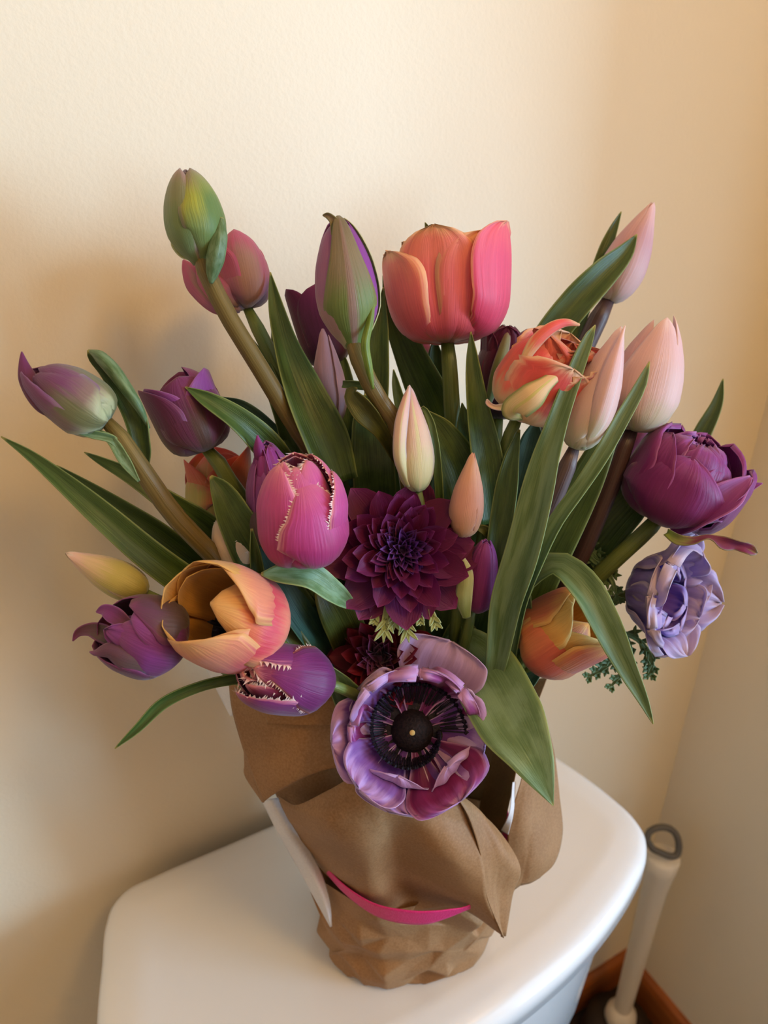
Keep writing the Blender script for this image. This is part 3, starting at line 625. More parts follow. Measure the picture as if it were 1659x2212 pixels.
# ---- F7 dark maroon double tulip behind
o, rt = flower('tulip', 'dark maroon double tulip in shade between the coral and the striped parrot tulip')
fr = Frame(P(1075, 905, .440), P(1098, 700, .432)); R = D(62, .436)
for ph in (0, 60, 120, 180, 240, 300): petal(o, fr, ph, R * .8, PM['dark_maroon'], CUP, WCUP, L=.95, ruf=.12, ws=.8)
for ph in (20, 95, 170, 245, 320): petal(o, fr, ph, R, PM['dark_maroon'], EGG, WEGG, L=.97, ruf=.08)
ribbon(o, 'tepal', [(1052, 880, .425, 6), (1075, 800, .418, 14), (1092, 740, .418, 10), (1100, 705, .420, 1)], PM['green_bud_left'], fold=-.4)
stem(o, [(1075, 900, .44, 12), (1070, 960, .444, 14), (1060, 1040, .45, 14)], ST['green'], rt)
leaf(o, [(1068, 1130, .40, 30), (1052, 1000, .392, 34, -15), (1030, 870, .388, 24, -15), (1020, 770, .388, 12), (1017, 716, .388, 1)], 'mid', .4)
leaf(o, [(1030, 1020, .41, 30), (1008, 930, .405, 22), (998, 870, .405, 1)], 'mid', .3)

# ---- F8 parrot tulip
o, rt = flower('tulip', 'parrot tulip in coral, cream and green with torn ragged petal edges')
fr = Frame(P(1122, 900, .390), P(1228, 726, .372)); R = D(98, .382)
for ph, l, rs in ((40, .92, .55), (100, .98, .6), (160, .95, .5), (220, .9, .55), (-40, .95, .6)): petal(o, fr, ph, R, PM['parrot_in'], CUP, WCUP, L=l, rs=rs, ruf=.16, rf=5, jag=.2)
petal(o, fr, 180, R, PM['parrot'], CUP, WCUP, L=1.0, ruf=.06, jag=.12); petal(o, fr, 130, R, PM['parrot_in'], CUP, WCUP, L=1.02, ruf=.1, jag=.2)
petal(o, fr, 95, R * .98, PM['parrot'], CUP, WCUP, L=.95, ruf=.1, jag=.2)
petal(o, fr, -62, R * .98, PM['parrot'], EGG, WEGG, L=1.0, ws=1.2, ruf=.06, jag=.12)
petal(o, fr, 25, R * .98, PM['parrot'], CUP, WCUP, L=.78, ws=1.05, ruf=.06, jag=.1)
petal(o, fr, -20, R * .9, PM['parrot'], EGG, WEGG, L=.9, ruf=.08)
ribbon(o, 'tepal', [(1128, 906, .374, 3), (1112, 885, .364, 30, 10), (1146, 858, .357, 30), (1180, 828, .356, 17), (1208, 806, .358, 10), (1222, 792, .361, 1)], PM['parrot_stripe'], fold=-.35)
ribbon(o, 'petal', [(1110, 870, .372, 10), (1082, 880, .374, 7), (1064, 878, .375, 5), (1054, 870, .375, 5), (1052, 862, .375, 1)], PM['cream_bud'], fold=.4)
ribbon(o, 'petal', [(1110, 895, .385, 10), (1135, 905, .38, 9), (1158, 908, .378, 8), (1164, 900, .378, 2)], PM['cream_bud'], fold=-.5)
ribbon(o, 'petal', [(1120, 800, .366, 6), (1160, 735, .36, 14), (1195, 706, .36, 12), (1224, 697, .363, 8), (1252, 702, .366, 2)], PM['parrot'], fold=-.5)
stem(o, [(1118, 900, .39, 12), (1105, 930, .392, 15), (1080, 1010, .40, 15), (1064, 1090, .41, 15)], ST['green'], rt)
leaf(o, [(1068, 1290, .40, 8), (1075, 1190, .392, 24), (1092, 1080, .388, 26, 20), (1105, 990, .388, 16), (1122, 928, .389, 2)], 'mid', .4)
leaf(o, [(1100, 1170, .43, 34), (1130, 1040, .425, 36), (1150, 950, .422, 24), (1158, 905, .42, 2)], 'blue', .3)
leaf(o, [(1085, 1210, .42, 14), (1070, 1110, .404, 18, 20), (1058, 1090, .402, 12), (1085, 1075, .40, 1)], 'olive', .4)

# ---- F9 tall blush bud
o, rt = flower('tulip', 'tall slender blush pink bud half wrapped by a green leaf, against the yellow wall')
fr = Frame(P(1312, 652, .470), P(1411, 437, .462)); R = D(49, .466)
closed(o, fr, R, PM['blush_deep'], rot=40)
stem(o, [(1314, 648, .47, 14), (1296, 680, .472, 21), (1270, 735, .476, 21), (1210, 870, .485, 20), (1150, 1010, .495, 20)], ST['plum'], rt)
leaf(o, [(1120, 880, .46, 30), (1188, 725, .452, 34), (1245, 655, .450, 35, 10), (1305, 590, .450, 30), (1350, 545, .452, 18), (1376, 506, .454, 1)], 'mid', .5)
leaf(o, [(1230, 760, .48, 12), (1278, 620, .478, 14), (1305, 545, .476, 14), (1325, 495, .476, 9), (1342, 457, .476, 1)], 'mid', .4)

# ---- F10 front blush bud
o, rt = flower('tulip', 'closed blush pink tulip bud with pale tip leaning beside a long upright leaf')
fr = Frame(P(1240, 970, .380), P(1344, 706, .362)); R = D(54, .371)
closed(o, fr, R, PM['blush'], rot=-42)
ribbon(o, 'petal', [(1256, 968, .374, 8), (1290, 900, .361, 22), (1318, 810, .356, 20), (1340, 735, .357, 6), (1350, 704, .358, .5)], PM['blush'], fold=-.7)
stem(o, [(1240, 968, .380, 12), (1228, 1000, .382, 19), (1200, 1070, .390, 19), (1160, 1170, .405, 19)], ST['purple'], rt)
leaf(o, [(1062, 1490, .41, 16), (1074, 1420, .398, 23), (1097, 1293, .381, 34, 10), (1126, 1207, .372, 38, 15), (1162, 1066, .365, 36, 15), (1181, 986, .362, 29, 10), (1205, 907, .360, 22), (1236, 820, .360, 18), (1264, 748, .361, 13), (1278, 716, .363, 7), (1286, 702, .364, .8)], 'sage', .5)
leaf(o, [(1099, 1490, .42, 5), (1112, 1390, .40, 9, 20), (1132, 1293, .384, 13, 30), (1162, 1207, .376, 19, 25), (1206, 1120, .371, 17, 20), (1245, 1066, .369, 16, 15), (1298, 986, .368, 17, 10), (1342, 907, .370, 16), (1386, 827, .372, 11), (1403, 781, .374, .8)], 'sage', .5)
leaf(o, [(1130, 1330, .42, 40), (1190, 1180, .41, 48), (1260, 1050, .405, 38), (1320, 930, .402, 20), (1350, 880, .402, 2)], 'dark', .2)

# ---- F11 larger blush tulip
o, rt = flower('tulip', 'larger three-pointed blush tulip on a dark plum stem against the yellow wall')
fr = Frame(P(1366, 932, .424), P(1432, 688, .414)); R = D(76, .419)
K3 = [(0, .10, 0), (.06, .46, .02), (.18, .84, .12), (.36, 1.0, .32), (.55, .95, .54), (.75, .72, .76), (.9, .45, .92), (1, .27, 1)]
for ph in (60, 180, 300): petal(o, fr, ph, R * .93, PM['blush_deep'], K3, WBUD, L=.97)
for ph in (-80, 165): petal(o, fr, ph, R, PM['blush_deep'], K3, WBUD, L=.94)
petal(o, fr, 100, R * .98, PM['blush'], K3, WBUD, L=1.04); petal(o, fr, 22, R * 1.02, PM['blush'], K3, WBUD, L=1.0, ws=1.1, crease=.02)
stem(o, [(1364, 930, .424, 14), (1344, 975, .426, 20), (1318, 1050, .43, 21), (1270, 1165, .44, 20), (1210, 1290, .455, 18)], ST['plum'], rt)
leaf(o, [(1200, 1310, .46, 30), (1280, 1180, .45, 48), (1345, 1100, .445, 46), (1400, 1050, .443, 22), (1430, 1025, .443, 2)], 'dark', .25)

# ---- dark little petals behind its base
o, rt = flower('tulip', 'small dark plum tulip peeping out below the larger blush tulip')
fr = Frame(P(1332, 1000, .47), P(1408, 916, .465)); R = D(26, .468)
closed(o, fr, R, PM['dark_purple'], rot=30, keys=EGG, w=WEGG)
stem(o, [(1332, 1000, .47, 9), (1290, 1080, .475, 10), (1230, 1200, .48, 11)], ST['plum'], rt)

# ---- F12 right royal purple double
o, rt = flower('tulip', 'full double royal purple tulip with one curled ribbon petal hanging at its base')
fr = Frame(P(1424, 1128, .430), P(1522, 950, .414)); R = D(120, .420)
CP = [(0, .12, 0), (.07, .5, .02), (.2, .86, .14), (.42, 1.0, .4), (.68, .95, .72), (.88, .78, .94), (1, .62, 1.0)]
for ph, l, rs, tw in ((0, .86, .30, 10), (70, .9, .34, -12), (140, .92, .32, 8), (210, .92, .30, 0), (285, .9, .34, 14), (330, .92, .48, 0), (40, .9, .52, 5), (100, .96, .55, -5), (165, 1.0, .52, 5), (230, 1.0, .52, 0), (20, .94, .66, 0), (-60, .96, .64, 6)):
    petal(o, fr, ph, R, PM['royal_in'], [(0, .3, 0), (.3, .9, .4), (.6, 1.05, .75), (.85, .75, .98), (1, .35, 1.0)], [(0, .2), (.3, .4), (.6, .48), (.85, .36), (1, .06)], L=l, rs=rs, ruf=.08, twist=tw, nu=16, nv=11)
for ph, l in ((180, 1.04), (130, 1.06), (230, 1.02)): petal(o, fr, ph, R * .98, PM['royal'], CP, WEGG, L=l, ws=.8, ruf=.05)
petal(o, fr, 62, R * .82, PM['royal'], CP, WEGG, L=.86, ws=.72, ruf=.05, crease=.04)
petal(o, fr, -92, R * 1.0, PM['royal'], CP, WEGG, L=1.02, ws=.85, ruf=.03)
petal(o, fr, -56, R * .98, PM['royal'], CP, WEGG, L=.93, ws=.7, ruf=.04)
petal(o, fr, 105, R * 1.0, PM['royal'], CP, WEGG, L=.9, ws=.8, ruf=.05, open=.35)
petal(o, fr, -2, R * 1.03, PM['royal'], CP, WEGG, L=.80, ws=.9, ruf=.04, crease=.04)
ribbon(o, 'petal', [(1455, 1150, .412, 10), (1510, 1112, .400, 30, 20), (1560, 1080, .396, 34, 10), (1598, 1050, .400, 20), (1622, 1030, .402, 4)], PM['royal_in'], fold=.5)
ribbon(o, 'petal', [(1560, 1075, .415, 10), (1600, 1060, .415, 16), (1626, 1050, .415, 8), (1647, 1044, .415, 1)], PM['royal'], fold=.4)
ribbon(o, 'petal', [(1440, 1150, .405, 8), (1466, 1166, .398, 11), (1498, 1170, .395, 11, 40), (1530, 1162, .393, 9, 60), (1560, 1174, .392, 15, 20), (1592, 1176, .391, 12, -30), (1620, 1188, .390, 12, 20), (1635, 1196, .390, 3)], PM['royal_green'], fold=.6)
stem(o, [(1428, 1112, .43, 14), (1404, 1140, .428, 18), (1350, 1190, .43, 18), (1290, 1246, .437, 18), (1200, 1340, .46, 17)], ST['green'], rt)
leaf(o, [(1440, 1060, .47, 16), (1490, 990, .468, 20), (1520, 930, .466, 18), (1550, 868, .466, 11), (1562, 818, .466, 1)], 'mid', .45)

# ---- F15 coral flower far behind
o, rt = flower('tulip', 'coral red tulip glimpsed behind the dark plum stem on the right')
fr = Frame(P(1262, 1112, .50), P(1340, 985, .495)); R = D(62, .498)
for ph in (60, 180, 300): petal(o, fr, ph, R * .95, PM['coral_hot'], CUP, WCUP)
for ph in (0, 120, 240): petal(o, fr, ph + 20, R, PM['coral_hot'], CUP, WCUP, L=.95)
stem(o, [(1262, 1110, .50, 10), (1230, 1180, .50, 12), (1190, 1280, .50, 12)], ST['green'], rt)

# ---- F16 cream bud in the middle
o, rt = flower('tulip', 'cream and pink pointed tulip bud standing straight above the dark dahlia')
fr = Frame(P(902, 1062, .384), P(884, 834, .372)); R = D(42, .378)
closed(o, fr, R, PM['cream_bud'], rot=14)
ribbon(o, 'petal', [(884, 1050, .378, 8), (864, 985, .369, 14), (866, 920, .366, 14), (878, 860, .367, 8), (885, 832, .368, .6)], PM['cream_bud'], fold=-.8)
stem(o, [(902, 1060, .384, 10), (906, 1100, .39, 14), (905, 1180, .40, 15)], ST['green'], rt)
leaf(o, [(952, 1120, .395, 8), (945, 1010, .382, 9), (938, 945, .378, 8), (926, 900, .378, 6), (912, 882, .378, 5), (906, 884, .378, 1)], 'mid', .5)
leaf(o, [(1010, 1110, .41, 46), (985, 1010, .40, 50, -20), (950, 935, .396, 34, -20), (918, 885, .394, 2)], 'mid', .35)
leaf(o, [(895, 960, .405, 20), (870, 890, .402, 14), (855, 830, .40, 8), (850, 798, .40, 1)], 'mid', .4)

# ---- F17 peach bud
o, rt = flower('tulip', 'small peach coloured pointed tulip bud right of the dark dahlia')
fr = Frame(P(1000, 1160, .388), P(1022, 978, .376)); R = D(37, .382)
closed(o, fr, R, PM['peach_bud'], rot=-20)
stem(o, [(1000, 1158, .388, 9), (998, 1200, .394, 13), (990, 1280, .40, 13)], ST['green'], rt)
leaf(o, [(1040, 1260, .41, 10), (1075, 1210, .398, 14), (1066, 1160, .394, 13, 30), (1040, 1142, .392, 9), (1026, 1140, .392, 1)], 'olive', .4)

# ---- F30 small magenta tulip in the shade
o, rt = flower('tulip', 'small magenta tulip with a pale green tepal, shaded right of the dahlia')
fr = Frame(P(1028, 1320, .400), P(1050, 1168, .388)); R = D(36, .394)
for ph in (60, 180, 300): petal(o, fr, ph, R * .9, PM['royal_in'], EGG, WEGG, L=.95, ruf=.1)
for ph in (10, 100, 190, 280): petal(o, fr, ph, R, PM['royal'], EGG, WEGG, ruf=.08, ws=.8)
ribbon(o, 'tepal', [(1008, 1335, .395, 8), (1002, 1290, .386, 18), (1006, 1240, .384, 16), (998, 1200, .385, 3)], PM['pale_tepal'], fold=-.4)
stem(o, [(1018, 1318, .402, 10), (1010, 1360, .408, 13), (990, 1430, .42, 13)], ST['green'], rt)

# ---- F20 fringed pink tulip
o, rt = flower('tulip', 'bright pink fringed tulip with ragged pale edges left of the dark dahlia')
fr = Frame(P(658, 1218, .362), P(636, 985, .345)); R = D(93, .354)
FT, FC_ = PM['fringe_tip'], PM['fringe_tip_cream']
FK = [(0, .12, 0), (.05, .46, .015), (.16, .82, .11), (.36, 1.0, .34), (.58, .97, .6), (.8, .76, .84), (.93, .52, .96), (1, .36, 1)]
for ph in (60, 180, 300): petal(o, fr, ph, R * .8, PM['fringe_pink'], FK, WEGG, L=.97, fringe=FT, fringe_len=.14, fr_u=.5)
petal(o, fr, 0, R * .86, PM['fringe_pink'], FK, WEGG, L=.93, ws=.8, fringe=FT, fringe_len=.16, fr_u=.6)
petal(o, fr, 180, R, PM['fringe_pink'], FK, WEGG, fringe=FT, fringe_len=.12); petal(o, fr, 125, R, PM['fringe_pink'], FK, WEGG, L=.98, fringe=FT, fringe_len=.12, open=.1)
petal(o, fr, -66, R * 1.0, PM['fringe_pink'], FK, WEGG, L=.95, ws=.98, fringe=FT, fringe_len=.10)
petal(o, fr, 88, R * 1.0, PM['fringe_pink'], FK, WEGG, L=.84, ws=.85, fringe=FT, fringe_len=.10, open=.45)
petal(o, fr, 38, R * 1.11, PM['fringe_pink'], FK, [(0, .2), (.1, .75), (.3, 1.12), (.5, .98), (.7, .64), (.85, .33), (.95, .13), (1, .01)], L=.84, ws=1.05, fringe=FT, fringe_len=.07, skew=-22)
stem(o, [(660, 1215, .362, 9), (674, 1260, .385, 13), (715, 1340, .43, 13)], ST['green'], rt)
leaf(o, [(640, 1330, .40, 50), (570, 1220, .385, 52, 15), (510, 1120, .379, 40, 15), (475, 1055, .378, 22), (455, 1028, .378, 3)], 'mid', .35)
leaf(o, [(590, 1400, .40, 12), (562, 1280, .372, 17), (552, 1200, .368, 12), (544, 1142, .368, 2)], 'mid', .7)
leaf(o, [(770, 1315, .385, 6), (716, 1276, .366, 26, -20), (660, 1244, .356, 32, -30), (606, 1240, .354, 22, -20), (564, 1240, .354, 3)], 'pale', .45)

# ---- purple double behind the fringed one
o, rt = flower('tulip', 'purple double tulip pressed close behind the bright pink fringed tulip')
fr = Frame(P(610, 1175, .392), P(572, 955, .378)); R = D(62, .386)
for ph, rs in ((0, .5), (90, .5), (180, .5), (270, .5), (40, .75), (130, .75), (220, .75), (310, .75)): petal(o, fr, ph, R, PM['royal'], EGG, WEGG, L=.96, rs=rs, ws=.6, ruf=.12)
for ph, l in ((-100, .9), (-40, .82), (30, .8), (100, .95), (170, 1.0)): petal(o, fr, ph, R, PM['plum_bright'], EGG, WEGG, L=l, ws=.8, ruf=.05)
petal(o, fr, -65, R * 1.08, PM['plum_grey'], EGG, WEGG, L=.62, ws=.7)
ribbon(o, 'petal', [(570, 1010, .378, 16), (560, 970, .374, 12), (556, 940, .374, 1)], PM['royal'], fold=-.5)
stem(o, [(612, 1172, .392, 10), (640, 1240, .41, 13), (690, 1330, .44, 14)], ST['green'], rt)

# ---- F21 dull plum tulip
o, rt = flower('tulip', 'dusky plum tulip cup crossed by a pointed green leaf, left side')
fr = Frame(P(442, 975, .392), P(372, 806, .382)); R = D(76, .388)
for ph in (60, 180, 300): petal(o, fr, ph, R * .92, PM['plum_bright'], CUP, WEGG, L=.93)
petal(o, fr, 170, R, PM['plum'], CUP, WEGG, L=1.0); petal(o, fr, 95, R, PM['plum_bright'], EGG, WEGG, L=1.03, open=.1)
petal(o, fr, -75, R * 1.0, PM['plum'], CUP, WEGG, L=.94); petal(o, fr, 8, R * 1.02, PM['plum'], [(0, .12, 0), (.05, .5, .015), (.16, .86, .11), (.36, 1.0, .34), (.6, .98, .62), (.85, .86, .88), (1, .74, 1)], WCUP, L=.93, ws=1.0)
stem(o, [(444, 968, .392, 12), (462, 985, .392, 17), (500, 1045, .398, 17), (560, 1130, .41, 17)], ST['green'], rt)
leaf(o, [(640, 1060, .41, 34), (570, 960, .385, 34, -20), (510, 905, .374, 28, -25), (450, 865, .369, 18, -15), (400, 836, .368, 1)], 'mid', .5)
leaf(o, [(640, 1020, .43, 26), (575, 930, .412, 24), (520, 880, .406, 16), (470, 858, .405, 2)], 'blue', .3)

# ---- F22 striped plum bud far left
o, rt = flower('tulip', 'purple and cream streaked tulip bud nodding on a thick stem at far left')
fr = Frame(P(234, 912, .352), P(56, 790, .342)); R = D(67, .347)
for ph in (0, 120, 240): petal(o, fr, ph + 60, R * .9, PM['plum_striped'], EGG, WEGG, L=.88)
petal(o, fr, 180, R, PM['plum_striped'], EGG, WEGG, L=.95); petal(o, fr, 75, R, PM['plum_striped'], EGG, WEGG, L=.87, ws=1.15)
petal(o, fr, -95, R, PM['plum_striped'], EGG, WEGG, L=1.02, ws=1.0); petal(o, fr, -22, R * 1.03, PM['plum_striped'], EGG, WEGG, L=.86, ws=1.05, crease=.02)
ribbon(o, 'petal', [(150, 905, .346, 8), (95, 868, .340, 24), (62, 820, .340, 20), (50, 780, .342, 8), (47, 760, .343, 1)], PM['plum'], fold=-.4)
ribbon(o, 'tepal', [(268, 980, .352, 4), (244, 950, .349, 9), (200, 938, .346, 9), (150, 922, .345, 8), (100, 890, .346, 4), (80, 870, .348, 1)], GR['sage'], fold=.6)
stem(o, [(226, 906, .352, 13), (248, 928, .352, 18), (304, 1010, .357, 21), (370, 1105, .368, 22), (455, 1195, .385, 21), (540, 1290, .41, 19)], ST['brown'], rt)
ribbon(o, 'tepal', [(300, 1040, .352, 3), (266, 990, .350, 12), (240, 950, .349, 10), (215, 930, .349, 2)], GR['sage'], fold=.5)
leaf(o, [(318, 1010, .372, 3), (308, 960, .367, 20, 20), (296, 895, .364, 27, 30), (262, 835, .362, 24, 30), (226, 790, .361, 20, 40), (200, 768, .361, 12, 40), (190, 756, .361, 2)], 'mid', .7)
ribbon(o, 'leaf', [(322, 925, .364, 2), (300, 880, .356, 9), (270, 835, .353, 13), (240, 795, .353, 15), (212, 768, .355, 13), (192, 757, .358, 2)], GR['sage'], fold=-.9)
leaf(o, [(560, 1330, .42, 30), (430, 1275, .385, 34), (330, 1205, .372, 33), (230, 1120, .364, 29), (130, 1035, .36, 19), (60, 980, .359, 10), (2, 943, .359, 1)], 'mid', .5)
leaf(o, [(560, 1300, .43, 26), (440, 1232, .398, 29), (350, 1165, .387, 30), (265, 1105, .381, 23), (185, 1050, .378, 13), (122, 1005, .377, 1)], 'mid', .5)
leaf(o, [(560, 1260, .43, 36), (450, 1150, .40, 36), (350, 1075, .388, 22), (270, 1022, .383, 15), (215, 994, .381, 8), (182, 977, .381, 1)], 'mid', .45)

# ---- F23 green coral tulip behind
o, rt = flower('tulip', 'green and coral tulip hiding in shade behind the dusky plum stem')
fr = Frame(P(480, 1118, .432), P(462, 970, .425)); R = D(72, .428)
for ph in (40, 160, 280): petal(o, fr, ph, R * .85, PM['orange_red'], CUP, WEGG, L=.9)
petal(o, fr, 180, R, PM['green_coral'], CUP, WEGG); petal(o, fr, -75, R, PM['green_coral'], EGG, WEGG, L=.85); petal(o, fr, -20, R * .9, PM['green_coral'], EGG, WEGG, L=.98); petal(o, fr, 80, R, PM['orange_red'], CUP, WEGG, L=1.03)
stem(o, [(482, 1116, .432, 10), (500, 1170, .436, 13), (540, 1260, .44, 13)], ST['green'], rt)

# ---- F24 cream fringed petal
o, rt = flower('tulip', 'cream fringed tulip of which one ragged petal shows below the coral green one')
fr = Frame(P(545, 1235, .396), P(472, 1122, .388)); R = D(48, .392)
for ph in (0, 120, 240): petal(o, fr, ph - 30, R, PM['cream_fringe'], EGG, WEGG, fringe=FC_, fringe_len=.2, fr_u=.25)
for ph in (60, 180, 300): petal(o, fr, ph - 30, R * .9, PM['cream_fringe'], EGG, WEGG, L=.95, fringe=FC_, fringe_len=.2, fr_u=.4)
stem(o, [(545, 1232, .396, 9), (580, 1290, .41, 12), (630, 1370, .43, 12)], ST['green'], rt)

# ---- F25 yellow bud
o, rt = flower('tulip', 'pale yellow green pointed bud with pink tip lying out to the left')
fr = Frame(P(318, 1282, .372), P(142, 1194, .362)); R = D(40, .368)
closed(o, fr, R, PM['yellow_bud'], rot=10)
stem(o, [(314, 1280, .372, 9), (350, 1300, .378, 12), (430, 1340, .40, 13)], ST['green'], rt)

# ---- F26 purple double lower left
o, rt = flower('tulip', 'purple double tulip facing left with a greyish back petal, below the yellow bud')
fr = Frame(P(386, 1392, .362), P(226, 1352, .340)); R = D(92, .350)
DK = [(0, .12, 0), (.07, .5, .02), (.2, .86, .14), (.42, 1.0, .4), (.7, .92, .72), (.9, .74, .93), (1, .62, 1.0)]
for ph, l, rs in ((-60, .9, .4), (0, .85, .35), (60, .9, .45), (120, .88, .5), (200, .9, .5), (280, .95, .5), (-30, 1.0, .62)):
    petal(o, fr, ph, R, PM['plum_bright'], EGG, WEGG, L=l, rs=rs, ws=.55, ruf=.07)
petal(o, fr, 180, R, PM['plum'], DK, WEGG, L=.98); petal(o, fr, 130, R, PM['plum_grey'], DK, WEGG, L=.92); petal(o, fr, 235, R, PM['plum'], DK, WEGG, L=1.0)
petal(o, fr, 62, R * 1.02, PM['plum_grey'], DK, WEGG, L=.84, ws=.95)
petal(o, fr, 30, R * .95, PM['plum_bright'], DK, WEGG, L=.82, ws=.7)
petal(o, fr, -8, R * .98, PM['plum_bright'], EGG, WEGG, L=.9, ws=.8, crease=.04)
ribbon(o, 'petal', [(384, 1408, .352, 12), (340, 1425, .342, 27), (285, 1420, .337, 30), (236, 1405, .337, 18), (200, 1410, .34, 4), (194, 1408, .341, 1)], PM['plum_grey'], fold=-.6)
ribbon(o, 'petal', [(258, 1395, .348, 14), (225, 1370, .350, 20), (190, 1360, .352, 13), (168, 1368, .353, 8), (157, 1385, .353, 1)], PM['plum_grey'], fold=.4)
ribbon(o, 'petal', [(280, 1350, .342, 10), (248, 1330, .342, 18), (225, 1318, .344, 12), (208, 1322, .346, 2)], PM['plum_bright'], fold=.4)
stem(o, [(384, 1392, .362, 10), (410, 1400, .366, 13), (470, 1430, .385, 14)], ST['green'], rt)

# ---- F27 apricot open tulip
o, rt = flower('tulip', 'apricot and rose open tulip showing a dark heart, beside the purple double')
fr = Frame(P(560, 1368, .372), P(432, 1306, .338)); R = D(112, .354)
AK = [(0, .12, 0), (.07, .52, .02), (.2, .88, .16), (.42, 1.0, .46), (.7, .96, .78), (.9, .84, .96), (1, .76, 1.04)]
petal(o, fr, 180, R * .98, PM['apricot_gold'], AK, WCUP, L=1.12, ws=.95); petal(o, fr, 118, R * .98, PM['apricot_gold'], AK, WCUP, L=1.12); petal(o, fr, 150, R * .9, PM['apricot_gold'], AK, WCUP, L=1.0, ws=.7)
petal(o, fr, 240, R * .98, PM['apricot_gold'], AK, WCUP, L=1.08); petal(o, fr, 290, R * 1.02, PM['apricot_pink'], AK, WCUP, L=1.10, ws=.9)
petal(o, fr, 78, R * 1.03, PM['apricot_pink'], AK, WCUP, L=1.0, ws=1.0)
petal(o, fr, -50, R * .92, PM['apricot_pink'], AK, WCUP, L=.92, ws=.72, crease=.04)
petal(o, fr, 28, R * 1.06, PM['apricot'], EGG, WEGG, L=.98, ws=.92)
hb = fr.B + fr.a * fr.L * .3
V, Fc = [], []
for j in range(14):
    a_ = j * 2.4; rr = R * .34 * math.sqrt((j + .5) / 14); b_ = hb + (fr.e1 * math.cos(a_) + fr.e2 * math.sin(a_)) * rr
    t_ = b_ + fr.a * fr.L * .22 + (fr.e1 * math.cos(a_) + fr.e2 * math.sin(a_)) * rr * .5; q = len(V); w2 = fr.e1 * .0022; w3 = fr.e2 * .0022
    V += [b_ - w2 * .4, b_ + w2 * .4, b_ + w3 * .4, t_ - w2, t_ + w2, t_ + w3, t_ + fr.a * .003]
    Fc += [(q, q+1, q+4, q+3), (q+1, q+2, q+5, q+4), (q+2, q, q+3, q+5), (q+3, q+4, q+6), (q+4, q+5, q+6), (q+5, q+3, q+6)]
mesh_obj('stamens', V, Fc, black_m, o, o.location)
mesh_obj('heart', lathe([(.001, 0), (R * .4, .001), (R * .8, .004)], 24).reshape(-1, 3) @ np.array([fr.e1, fr.e2, fr.a]) + fr.B + fr.a * fr.L * .2, grid_faces(3, 24, True), black_m, o, o.location)
stem(o, [(556, 1366, .372, 12), (585, 1380, .38, 14), (650, 1430, .40, 15)], ST['green'], rt)
leaf(o, [(735, 1450, .44, 12), (688, 1375, .410, 40, -20), (630, 1280, .390, 46, -20), (585, 1200, .384, 30), (560, 1150, .384, 4)], 'blue', .3)
leaf(o, [(700, 1480, .43, 10), (640, 1400, .40, 30), (590, 1330, .396, 24), (560, 1290, .394, 3)], 'olive', .3)

# ---- F28 fringed plum
o, rt = flower('tulip', 'small plum fringed tulip with white ragged rims resting on the paper edge')
fr = Frame(P(702, 1476, .372), P(522, 1452, .344)); R = D(74, .356)
for ph in (0, 120, 240): petal(o, fr, ph + 30, R * .84, PM['fringe_in'], FK, WEGG, L=.93, fringe=FT, fringe_len=.18, fr_u=.5)
for ph, l, rs in ((20, .93, .5), (100, .97, .45), (190, .98, .5), (270, .95, .5)): petal(o, fr, ph, R, PM['fringe_in'], EGG, WEGG, L=l, rs=rs, ws=.5, ruf=.06, fringe=FT, fringe_len=.24, fr_u=.55)
petal(o, fr, 175, R, PM['fringe_plum'], FK, WEGG, fringe=FT, fringe_len=.16); petal(o, fr, 88, R, PM['fringe_plum'], FK, WEGG, L=1.0, ws=.95, fringe=FT, fringe_len=.16)
petal(o, fr, -95, R * 1.02, PM['fringe_plum'], FK, WEGG, L=1.0, ws=.9, fringe=FT, fringe_len=.16, open=.2)
petal(o, fr, 6, R * 1.09, PM['fringe_plum'], FK, [(0, .2), (.1, .75), (.3, 1.12), (.5, .98), (.7, .64), (.85, .33), (.95, .13), (1, .01)], L=.84, ws=1.0, fringe=FT, fringe_len=.10, fr_u=.4, skew=6)
stem(o, [(700, 1476, .372, 9), (725, 1482, .378, 12), (790, 1520, .41, 13)], ST['green'], rt)
leaf(o, [(620, 1455, .378, 16), (520, 1463, .366, 14, 30), (430, 1482, .36, 13, 30), (350, 1520, .356, 13, 20), (295, 1575, .354, 9, 10), (248, 1617, .353, 1)], 'mid', .5)
leaf(o, [(830, 1600, .445, 24), (770, 1530, .412, 38), (735, 1480, .394, 26), (712, 1438, .388, 2)], 'sage', .35)
leaf(o, [(800, 1470, .45, 30), (765, 1400, .425, 42), (735, 1335, .402, 42), (705, 1280, .392, 28), (690, 1240, .390, 3)], 'olive', .3)

# ---- F14 copper tulip lower right
o, rt = flower('tulip', 'copper orange tulip with yellow rims below the drooping leaf')
fr = Frame(P(1142, 1402, .418), P(1266, 1338, .395)); R = D(88, .405)
for ph in (60, 180, 300): petal(o, fr, ph, R * .9, PM['copper_gold'], AK, WCUP, L=1.1, ws=.9)
petal(o, fr, 180, R, PM['copper'], AK, WCUP, L=1.1); petal(o, fr, -85, R, PM['copper'], AK, WCUP, L=1.08, ws=.95); petal(o, fr, 120, R, PM['copper'], AK, WCUP, L=1.12)
petal(o, fr, -38, R * .95, PM['copper_gold'], AK, WCUP, L=1.06, ws=.85, crease=.05)
petal(o, fr, 82, R * 1.0, PM['copper'], AK, WCUP, L=1.22, ws=.85, open=.1); petal(o, fr, 32, R * 1.04, PM['copper'], EGG, WEGG, L=1.05, ws=1.0)
stem(o, [(1140, 1404, .418, 12), (1120, 1430, .424, 14), (1060, 1500, .44, 14)], ST['green'], rt)
